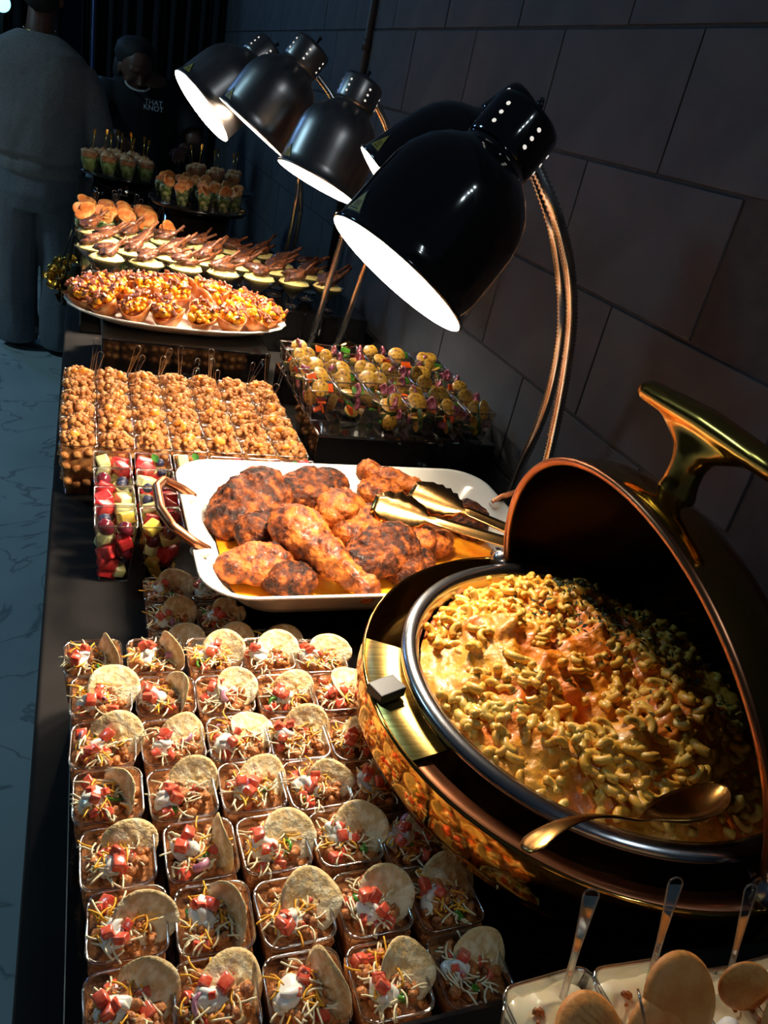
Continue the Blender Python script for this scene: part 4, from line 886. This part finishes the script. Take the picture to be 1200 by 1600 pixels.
for i, (x, y) in enumerate(sp_):
    rr = random.Random(i + 2000); t = put('salad_cup', None, loc=(x, y, zb), label='salad cup with gold spoon, %s from left, %s, far left stand' % (ORD[i] if i < 4 else ORD[i - 4] if i < 7 else ORD[i - 7], 'front row' if i < 4 else 'middle row' if i < 7 else 'back row'), cat='salad cup', group='salad cups with gold spoons')
    put('cup', ME_veg, t); put('salad_greens', rr.choice(ME_lf), t); put('shrimp_topping', rr.choice(ME_s2), t); put('gold_spoon', ME_gs, t, loc=(rr.uniform(-.01, .01), 0, .05), rot=(rr.uniform(-.1, .1), rr.uniform(-.25, .2), rr.uniform(-.4, .4)))
for i, (x, y) in enumerate(((.40, 3.36), (.47, 3.31), (.545, 3.32), (.43, 3.45), (.50, 3.42), (.57, 3.44))):
    rr = random.Random(i + 2100); t = put('seafood_cup', None, loc=(x, y, zb), label='seafood cup with gold spoon, %s from left, %s row, far right stand' % (ORD[i % 3], 'front' if i < 3 else 'back'), cat='salad cup', group='seafood cups with gold spoons')
    put('cup', ME_veg, t); put('seafood_salad', rr.choice(ME_s3), t); put('gold_spoon', ME_gs, t, loc=(rr.uniform(-.01, .01), 0, .05), rot=(rr.uniform(-.1, .1), rr.uniform(-.2, .2), rr.uniform(-.4, .4)))
# gold foil roses at the table's left edge
M_foil = mat('gold_foil', (216, 170, 60), (240, 205, 110), rough=.25, metal=1, scale=60, bump=.6, bscale=90)
def rose(x, y, z, r, label, seed, rot):
    t = put('foil_rose', None, loc=(x, y, z), rot=rot, label=label, cat='flower', group='gold foil roses at the table edge'); rr = random.Random(seed)
    for ring in range(4):
        n = 3 + ring
        for i in range(n):
            a = 2 * PI * i / n + ring * .7; k = (ring + 1) / 4; g = G(); L = []
            for u in range(5):
                th = a + (u / 4 - .5) * 2.6 / n * 1.6; row = []
                for w_ in range(5):
                    q = w_ / 4; rad = r * k * (.25 + .75 * q ** .8) ; row.append((rad * math.cos(th), rad * math.sin(th), r * (.9 - .55 * k) * (q ** .7) * (1 - .25 * abs(u / 4 - .5)) - (.12 * r if q > .9 else 0) + .06 * r * rr.uniform(-1, 1)))
                L.append(row)
            g.loft(L, closed=False); put('petal', g.mesh('petal', M_foil), t)
a_ = at(107, 424, Y=2.62); rose(a_.x, a_.y, a_.z, .052, 'gold foil rose, the uppermost, beside the leftmost martini glass', 1, (1.0, -.3, 0))
a_ = at(89, 433, Y=2.58); rose(a_.x, a_.y, a_.z, .040, 'gold foil rose at the outer left of the cluster', 2, (.8, -.9, .5))
a_ = at(97, 455, Y=2.55); rose(a_.x, a_.y, a_.z, .042, 'lowest gold foil rose beside the platter', 3, (1.3, -.4, 1.))
M_stem = mat('dark_stem', (30, 44, 24), rough=.6)
g = G()
for px, py, Yv in ((107, 424, 2.62), (89, 433, 2.58), (97, 455, 2.55)):
    p = at(px, py, Y=Yv); g.tube([p, p.lerp(Vector((.0, 2.60, 1.0)), .6) , Vector((-.005, 2.6, .80))], .0025, 6)
g.lathe([(0, .0), (.022, 0), (.024, .06), (.02, .066), (0, .06)], 16, M=Matrix.Translation((-.005, 2.6, TZ)))
riser_ = put('flower_holder', g.mesh('flower_holder', M_stem), label='small dark holder with stems carrying the gold foil roses', cat='vase')
# ================= PUDDING CUPS, NEAR RIGHT =================
M_pud = mat('banana_pudding', (240, 224, 176), (246, 236, 204), rough=.25, scale=40, coat=.5, sss=.2, bump=.2)
M_waf = mat('vanilla_wafer', (214, 128, 56), (232, 160, 84), rough=.6, scale=70, bump=.4, bscale=220, c3=(222, 142, 66))
M_whip = mat('whipped_cream', (246, 244, 240), rough=.4, sss=.2)
M_cara = mat('caramel_crumbs', (170, 96, 36), rough=.4)
ME_pc = cup_mesh('cup', .0315, .024, .058, .010)
g = G(); g.lathe([(0, .0042), (.014, .0042), (.0195, .0025), (.0215, 0), (.0195, -.0022), (0, -.0025)], 36); ME_waf = g.mesh('vanilla_wafer', M_waf)
ME_pu = [fillblock(.022, .0295, .003, .046, .004, s, M_pud, 'pudding', n=10, amp=.005) for s in range(2)]
g = G(); g.ico((0, 0, 0), (.012, .009, .007), 3, nz=.25, ns=1.5); g.ico((.004, .002, .006), (.006, .005, .004), 2); ME_wh = g.mesh('whipped_cream', M_whip)
rr = random.Random(5); g = G()
for i in range(16): g.ico((rr.uniform(-.02, .02), rr.uniform(-.02, .02), .0505), rr.uniform(.0012, .003), 1, nz=.4, ns=1.5, seed=i)
ME_ca = g.mesh('caramel_crumbs', M_cara)
zc = Z(-.49)
pud = [(875, 1570, 'leftmost pudding cup at the bottom edge, a wafer leaning at front', ((.004, -.014, .054, .55, 0, 0, 1.05),), (930, 1395, 885)),
       (1012, 1545, 'pudding cup second from left with two big overlapping wafers', ((.008, -.006, .060, .85, .1, 0, 1.25), (-.012, -.018, .052, .7, -.3, .4, .95)), (1050, 1375, 0)),
       (1140, 1555, 'pudding cup second from the right with a broken wafer standing up', ((.0, .004, .066, 1.2, .3, -.4, .75), (.02, -.02, .055, .8, .2, 0, 1.1)), (1165, 1385, 0)),
       (1235, 1530, 'rightmost pudding cup cut by the picture edge', ((-.006, .0, .06, .9, .2, 0, 1.1),), (1235, 1400, 0)),
       (1060, 1700, 'pudding cup nearest the camera below the second one', ((0, 0, .058, .4, 0, 0, 1.),), (1000, 1560, 0))]
for i, (px, py, lb, waf, spn) in enumerate(pud):
    p = at(px + 20, py + 40, z=zc + .058); rr = random.Random(i + 3000)
    t = put('pudding_cup', None, loc=(p.x, p.y, zc), rot=(0, 0, rr.uniform(-.15, .15)), label=lb, cat='dessert cup', group='banana pudding cups'); put('cup', ME_pc, t); put('pudding', ME_pu[i % 2], t)
    for (x, y, z, rx, ry, rz, s_) in waf: put('vanilla_wafer', ME_waf, t, loc=(x, y + .006, z + .010), rot=(rx, ry, rz), sc=s_)
    put('whipped_cream', ME_wh, t, loc=(-.010, -.006, .052), rot=(0, 0, rr.uniform(0, 6))); put('caramel_crumbs', ME_ca, t, kind='stuff')
    tip = at(spn[0], spn[1], z=zc + .118) - Vector((p.x, p.y, zc)); b_ = Vector((.010, .016, .02)); d_ = (tip - b_).normalized()
    put('spoon', ME_spoon, t, M=Matrix.LocRotScale(b_, d_.to_track_quat('Z', 'Y'), Vector((1, 1, 1)) * ((tip - b_).length / .118)))
# ================= PEOPLE =================
M_skin = mat('brown_skin', (96, 60, 44), (110, 70, 52), rough=.5, scale=20)
M_sweat = mat('heather_grey_sweatshirt', (140, 137, 134), (116, 116, 117), rough=.95, scale=180, bump=.3, bscale=14, spec=.2, dist=.02)
M_pants = mat('grey_sweatpants', (128, 131, 135), (108, 112, 118), rough=.95, scale=160, bump=.3, bscale=9, spec=.2, dist=.02)
M_hair = mat('black_hair', (20, 15, 13), (34, 26, 22), rough=.7, scale=60, bump=.8, bscale=120)
M_tee = mat('black_tee', (20, 20, 24), (26, 26, 30), rough=.9, scale=40, bump=.2)
M_pearl = mat('pearl', (220, 214, 206), rough=.25)
M_print = mat('white_print', (200, 204, 210), rough=.7)
def eloop(c, rx, ry, n=28, tilt=0., sq=.9, rz=0.):
    c = Vector(c); M = Matrix.Rotation(rz, 3, 'Z') @ Matrix.Rotation(tilt, 3, 'X'); L = []
    for i in range(n):
        a = 2 * PI * i / n; x = rx * math.copysign(abs(math.cos(a)) ** sq, math.cos(a)); y = ry * math.copysign(abs(math.sin(a)) ** sq, math.sin(a)); L.append(c + M @ Vector((x, y, 0)))
    return L
def limb(g, pts, rad, n=16): 
    P = [Vector(p) for p in pts]; F = []; RR = []
    for i in range(len(P) - 1):
        p0 = P[max(i - 1, 0)]; p1 = P[i]; p2 = P[i + 1]; p3 = P[min(i + 2, len(P) - 1)]
        for q in range(6):
            t = q / 6; F.append(.5 * ((2 * p1) + (p2 - p0) * t + (2 * p0 - 5 * p1 + 4 * p2 - p3) * t * t + (3 * p1 - p0 - 3 * p2 + p3) * t ** 3)); RR.append(rad[i] + (rad[i + 1] - rad[i]) * t)
    F.append(P[-1]); RR.append(rad[-1]); g.tube(F, RR, n)
def wrinkle(g, amp, sx=14, sz=7, seed=0):
    out = []
    for p in g.v:
        v = Vector(p); d = noise.noise(Vector((v.x * sx, v.y * sx, v.z * sz + seed))) + .5 * noise.noise(Vector((v.x * sx * 2, v.y * sx * 2, v.z * sz * 3 + seed))); out.append(v + Vector((d, d, 0)) * amp)
    g.v = [tuple(p) for p in out]
def hand(g, wrist, fwd, up, side, k=1., curl=.5):
    """palm with four unequal fingers and a thumb; side +1 puts the thumb on +across"""
    f = Vector(fwd).normalized(); u = Vector(up); u = (u - f * u.dot(f)).normalized(); a = f.cross(u) * side; w_ = Vector(wrist)
    T_ = lambda x, y, z: w_ + (f * x + a * y + u * z) * k
    M = Matrix(((f.x, a.x, u.x, 0), (f.y, a.y, u.y, 0), (f.z, a.z, u.z, 0), (0, 0, 0, 1)))
    g.ico((0, 0, 0), (.046 * k, .038 * k, .015 * k), 2, M=Matrix.Translation(T_(.045, 0, 0)) @ M)
    for i, (y, L) in enumerate(((.028, .068), (.010, .078), (-.009, .072), (-.027, .056))):
        pts = [T_(.05, y * .8, 0)]; ang = .1; x, z = .085, 0; pts.append(T_(x, y, z))
        for s_ in (.45, .32, .23):
            ang += curl * (.5 + .15 * i); x += L * s_ * math.cos(ang); z -= L * s_ * math.sin(ang); pts.append(T_(x, y * 1.05, z))
        g.tube(pts, [.009 * k, .0092 * k, .0085 * k, .0076 * k, .0055 * k], 8)
    g.tube([T_(.015, .022, -.002), T_(.045, .048, -.008), T_(.07, .056, -.018), T_(.088, .052, -.028)], [.011 * k, .0105 * k, .009 * k, .0065 * k], 8)
def head(g, c, s=1., turn=0., tilt=0.):
    """face toward local +Y before turning"""
    M = Matrix.Translation(c) @ Matrix.Rotation(turn, 4, 'Z') @ Matrix.Rotation(tilt, 4, 'X') @ Matrix.Scale(s, 4)
    g.ico((0, 0, .02), (.076, .095, .100), 3, M=M); g.ico((0, .022, -.045), (.058, .066, .066), 3, M=M); g.ico((0, .062, -.085), (.026, .022, .022), 2, M=M)
    g.tube([(0, .092, .02), (0, .108, -.005), (0, .118, -.022)], [.008, .011, .014], 8, mi=0) if False else None
    g.merge(_nose, M); g.merge(_brow, M)
    for sx in (-1, 1):
        g.ico((sx * .078, -.005, -.01), (.010, .02, .032), 2, M=M); g.ico((sx * .04, .055, -.028), (.024, .022, .02), 2, M=M)
    g.merge(_lips, M)
_nose = G(); _nose.tube([(0, .090, .028), (0, .104, -.002), (0, .116, -.022)], [.007, .010, .013], 8); _nose.ico((.010, .102, -.024), .009, 2); _nose.ico((-.010, .102, -.024), .009, 2)
_brow = G(); _brow.tube([(-.055, .068, .032), (-.02, .088, .036), (.02, .088, .036), (.055, .068, .032)], .008, 8)
_lips = G(); _lips.tube([(-.024, .078, -.055), (0, .092, -.052), (.024, .078, -.055)], [.003, .007, .003], 8); _lips.tube([(-.022, .078, -.062), (0, .091, -.064), (.022, .078, -.062)], [.003, .007, .003], 8)
# ---- person in grey, seen from behind, standing left of the table's far end ----
A = Vector((-.185, 4.16, 0)); RZ = -.12
p1 = put('person', None, loc=A, rot=(0, 0, RZ), sc=.93, label='person in a grey sweatshirt and grey sweatpants seen from behind at left', cat='person')
g = G(); limb(g, [(-.11, -.02, .03), (-.11, 0, .10), (-.11, 0, .5), (-.1, 0, .9)], [.045, .045, .06, .085]); limb(g, [(.12, -.05, .03), (.12, -.02, .10), (.115, 0, .5), (.1, 0, .9)], [.045, .045, .06, .085])
g.loft([eloop((0, 0, z), rx, ry) for z, rx, ry in ((.8, .16, .12), (.95, .17, .13), (1.1, .16, .12), (1.3, .2, .12), (1.42, .17, .1), (1.46, .08, .07))], cap0=True, cap1=True)
g.tube([(0, .0, 1.4), (.0, .012, 1.5), (.005, .03, 1.58)], [.068, .060, .058], 16); head(g, (.01, .035, 1.64), 1., .2, -.35)
limb(g, [(-.16, 0, 1.36), (-.245, .03, 1.12), (-.21, .2, .98)], [.055, .045, .03]); limb(g, [(.16, 0, 1.36), (.245, .04, 1.12), (.2, .24, 1.0)], [.055, .045, .03])
hand(g, (-.205, .21, .975), (.5, .8, -.15), (0, 0, 1), 1); hand(g, (.195, .25, .998), (-.5, .8, -.1), (0, 0, 1), -1)
o = put('body', g.mesh('body', M_skin), p1); voxel(o, .006, 3)
g = G(); g.loft([eloop((0, -.005, z), rx, ry, 36) for z, rx, ry in ((.88, .190, .155), (.90, .206, .17), (.94, .206, .17), (.955, .192, .158), (.98, .222, .182), (1.05, .238, .186), (1.15, .24, .18), (1.28, .245, .165), (1.36, .235, .145), (1.42, .2, .12), (1.47, .125, .09), (1.49, .085, .075))], cap0=True, cap1=True)
limb(g, [(-.165, 0, 1.36), (-.225, 0, 1.25), (-.262, .02, 1.08), (-.235, .13, 1.0), (-.212, .18, .985)], [.08, .086, .08, .068, .052]); limb(g, [(.165, 0, 1.36), (.225, 0, 1.25), (.262, .02, 1.08), (.235, .16, 1.01), (.205, .22, 1.0)], [.08, .086, .08, .068, .052])
wrinkle(g, .011, 9, 6, 2); o = put('sweatshirt', g.mesh('sweatshirt', M_sweat), p1); voxel(o, .008, 5)
g = G(); g.loft([eloop((0, -.005, z), rx, ry, 28) for z, rx, ry in ((.72, .18, .14), (.8, .195, .165), (.9, .195, .16), (.95, .18, .15))], cap0=True, cap1=True)
limb(g, [(-.105, -.01, .035), (-.11, -.01, .12), (-.118, .0, .3), (-.115, 0, .5), (-.1, -.01, .75), (-.09, 0, .85)], [.098, .108, .106, .107, .115, .11]); limb(g, [(.115, -.04, .03), (.118, -.04, .12), (.115, -.02, .3), (.11, 0, .5), (.1, -.01, .75), (.09, 0, .85)], [.1, .11, .108, .108, .116, .11])
wrinkle(g, .010, 10, 3, 7); o = put('sweatpants', g.mesh('sweatpants', M_pants), p1); voxel(o, .008, 4)
for sx, y in ((-.105, .03), (.115, -.01)):
    g = G(); g.ico((0, .02, .03), (.046, .13, .034), 3); g.v = [(x, yy, max(z, 0)) for x, yy, z in g.v]; put('shoe', g.mesh('shoe', M_blackplastic), p1, loc=(sx, y, 0.001))
g = G(); g.ico((.01, .01, 1.685), (.09, .105, .095), 3, nz=.06, ns=5); g.ico((.01, -.02, 1.63), (.078, .075, .06), 3, nz=.06, ns=5); put('hair', g.mesh('hair', M_hair), p1)
g = G(); g.tube([(.07 * math.cos(a), .012 + .066 * math.sin(a), 1.502 + .014 * math.sin(a)) for a in [i * PI / 16 for i in range(32)]], .002, 6, closed=True); put('neck_chain', g.mesh('neck_chain', M_goldp), p1)
# ---- server in black leaning over the far end ----
hp = at(212, 108, Y=4.65); B = Vector((hp.x + .06, 4.76, 0)); p2 = put('person', None, loc=B, label='person in a black t-shirt with a pearl necklace leaning over the far end', cat='person')
hx = hp.x - B.x; hzz = hp.z
g = G(); limb(g, [(-.1, 0, .03), (-.1, 0, .1), (-.1, .02, .5), (-.09, .05, .9)], [.045, .045, .06, .085]); limb(g, [(.1, 0, .03), (.1, 0, .1), (.1, .02, .5), (.09, .05, .9)], [.045, .045, .06, .085])
g.loft([eloop((x, y, z), rx, ry, tilt=t) for x, y, z, rx, ry, t in ((0, .04, .85, .16, .12, 0), (0, .02, .98, .155, .12, .15), (0, -.02, 1.1, .16, .115, .3), (0, -.06, 1.21, .18, .11, .4), (0, -.09, 1.27, .13, .085, .5), (0, -.1, 1.30, .06, .06, .5))], cap0=True, cap1=True)
g.tube([(0, -.08, 1.26), (hx * .5, -.1, 1.33), (hx, -.11, hzz - .05)], [.06, .052, .055], 16); head(g, (hx, -.11, hzz), .98, PI + .25, -.45)
limb(g, [(-.17, -.06, 1.22), (-.24, -.2, 1.03), (-.13, -.40, 1.02)], [.05, .04, .028]); limb(g, [(.17, -.06, 1.22), (.25, -.18, 1.03), (.17, -.40, 1.02)], [.05, .04, .028])
hand(g, (-.13, -.40, 1.02), (.3, -.9, -.2), (0, 0, 1), -1, .9); hand(g, (.17, -.40, 1.02), (-.3, -.9, -.2), (0, 0, 1), 1, .9)
o = put('body', g.mesh('body', M_skin), p2); voxel(o, .006, 3)
g = G(); g.loft([eloop((x, y, z), rx, ry, 32, tilt=t) for x, y, z, rx, ry, t in ((0, .04, .84, .19, .15, 0), (0, .02, .98, .185, .145, .15), (0, -.02, 1.1, .195, .14, .3), (0, -.06, 1.2, .205, .13, .4), (0, -.09, 1.265, .15, .1, .5), (0, -.1, 1.285, .10, .075, .5))], cap0=True, cap1=True)
limb(g, [(-.16, -.05, 1.21), (-.215, -.1, 1.12), (-.235, -.14, 1.07)], [.075, .072, .066]); limb(g, [(.16, -.05, 1.21), (.215, -.1, 1.12), (.235, -.14, 1.07)], [.075, .072, .066])
wrinkle(g, .008, 10, 6, 4); o = put('t_shirt', g.mesh('t_shirt', M_tee), p2); voxel(o, .008, 3)
g = G(); limb(g, [(-.1, 0, .05), (-.1, .02, .5), (-.09, .05, .86)], [.07, .08, .1]); limb(g, [(.1, 0, .05), (.1, .02, .5), (.09, .05, .86)], [.07, .08, .1]); o = put('trousers', g.mesh('trousers', M_tee), p2)
for sx in (-.1, .1):
    g = G(); g.ico((0, -.04, .03), (.045, .12, .034), 3); g.v = [(x, yy, max(z, 0)) for x, yy, z in g.v]; put('shoe', g.mesh('shoe', M_blackplastic), p2, loc=(sx, 0, .001))
g = G(); g.ico((hx, -.075, hzz + .062), (.102, .12, .085), 3, nz=.1, ns=5); g.ico((hx + .07, -.04, hzz - .04), (.05, .07, .10), 3, nz=.12, ns=5); g.ico((hx - .07, -.04, hzz - .02), (.035, .06, .08), 3, nz=.12, ns=5); put('hair', g.mesh('hair', M_hair), p2)
g = G()
for i in range(22):
    a = PI + .1 + i / 21 * (PI - .2); g.ico((hx * .8 + .058 * math.cos(a), -.135 + .075 * math.sin(a), hzz - .06 - .03 * abs(math.sin(a))), .0055, 2)
put('necklace', g.mesh('necklace', M_pearl), p2, label='short pearl necklace')
def text(s, size, parent, M, name='shirt_print', m=None):
    c = bpy.data.curves.new(name, 'FONT'); c.body = s; c.size = size; c.extrude = .0006; c.align_x = 'CENTER'; c.space_line = .8
    o = bpy.data.objects.new('tmp', c); COL.objects.link(o); bpy.context.view_layer.update(); me = bpy.data.meshes.new_from_object(o.evaluated_get(bpy.context.evaluated_depsgraph_get())); bpy.data.objects.remove(o); me.materials.clear(); me.materials.append(m or M_print); return put(name, me, parent, M=M)
tp = at(240, 164, Y=4.56) - B
text('THAT\nKNOT', .034, p2, Matrix.Translation(tp) @ Matrix.Rotation(PI / 2 - .35, 4, 'X'))
# pale box and dark card behind the people
q = at(163, 168, Y=5.2); M_box = mat('grey_blue_bin', (120, 140, 156), rough=.6)
g = G(); g.loft([same(.075, .09, .02, 0), same(.10, .11, .03, q.z + .12), same(.106, .116, .03, q.z + .12), same(.106, .116, .03, q.z + .145), same(.09, .1, .02, q.z + .15)], cap0=True, cap1=True)
put('tall_bin', g.mesh('tall_bin', M_box, False), loc=(q.x, q.y, 0), label='tall pale grey-blue bin between the two people', cat='bin')
q2 = at(192, 160, Y=5.0); g = G(); g.box((0, 0, .55), (.16, .03, 1.1), bev=.004); g.box((0, 0, .01), (.2, .16, .02), bev=.004); g.box((0, 0, 1.1 + (q2.z - 1.1) / 2), (.15, .02, max(.1, q2.z + .06 - 1.1)))
s_ = put('sign_stand', g.mesh('sign_stand', M_blackplastic, False), loc=(q2.x - .04, q2.y, 0), label='dark standing sign with a pale letter E beside the pale bin', cat='sign')
t_ = at(174, 152, Y=4.98); text('E', .06, s_, Matrix.Translation(t_ - Vector((q2.x - .04, q2.y, 0))) @ Matrix.Rotation(PI / 2, 4, 'X'), 'letter')
# cyan stage lamp glimpsed at the top left corner
q = at(2, 4, Y=6.4); M_cy = emit('cyan_lamp_glow', (.25, .8, 1), 3.)
s_ = put('stage_lamp', None, loc=(q.x, q.y, 0), label='small cyan stage lamp on a pole at the top left corner', cat='lamp')
g = G(); g.tube([(0, 0, .02), (0, 0, q.z - .06)], .012, 10); g.lathe([(0, .02), (.14, .018), (.15, 0)], 24); put('pole', g.mesh('pole', M_blackplastic), s_)
M = Matrix.Translation((0, 0, q.z)) @ Matrix.Rotation(PI / 2, 4, 'X')
g = G(); g.lathe([(.0, -.12), (.04, -.12), (.055, -.08), (.06, .0), (.056, .0), (.05, -.03), (0, -.03)], 24); put('housing', g.mesh('housing', M_blackplastic), s_, M=M)
g = G(); g.lathe([(0, -.005), (.054, -.008), (.0, -.012)], 24); put('lens', g.mesh('lens', M_cy), s_, M=M)
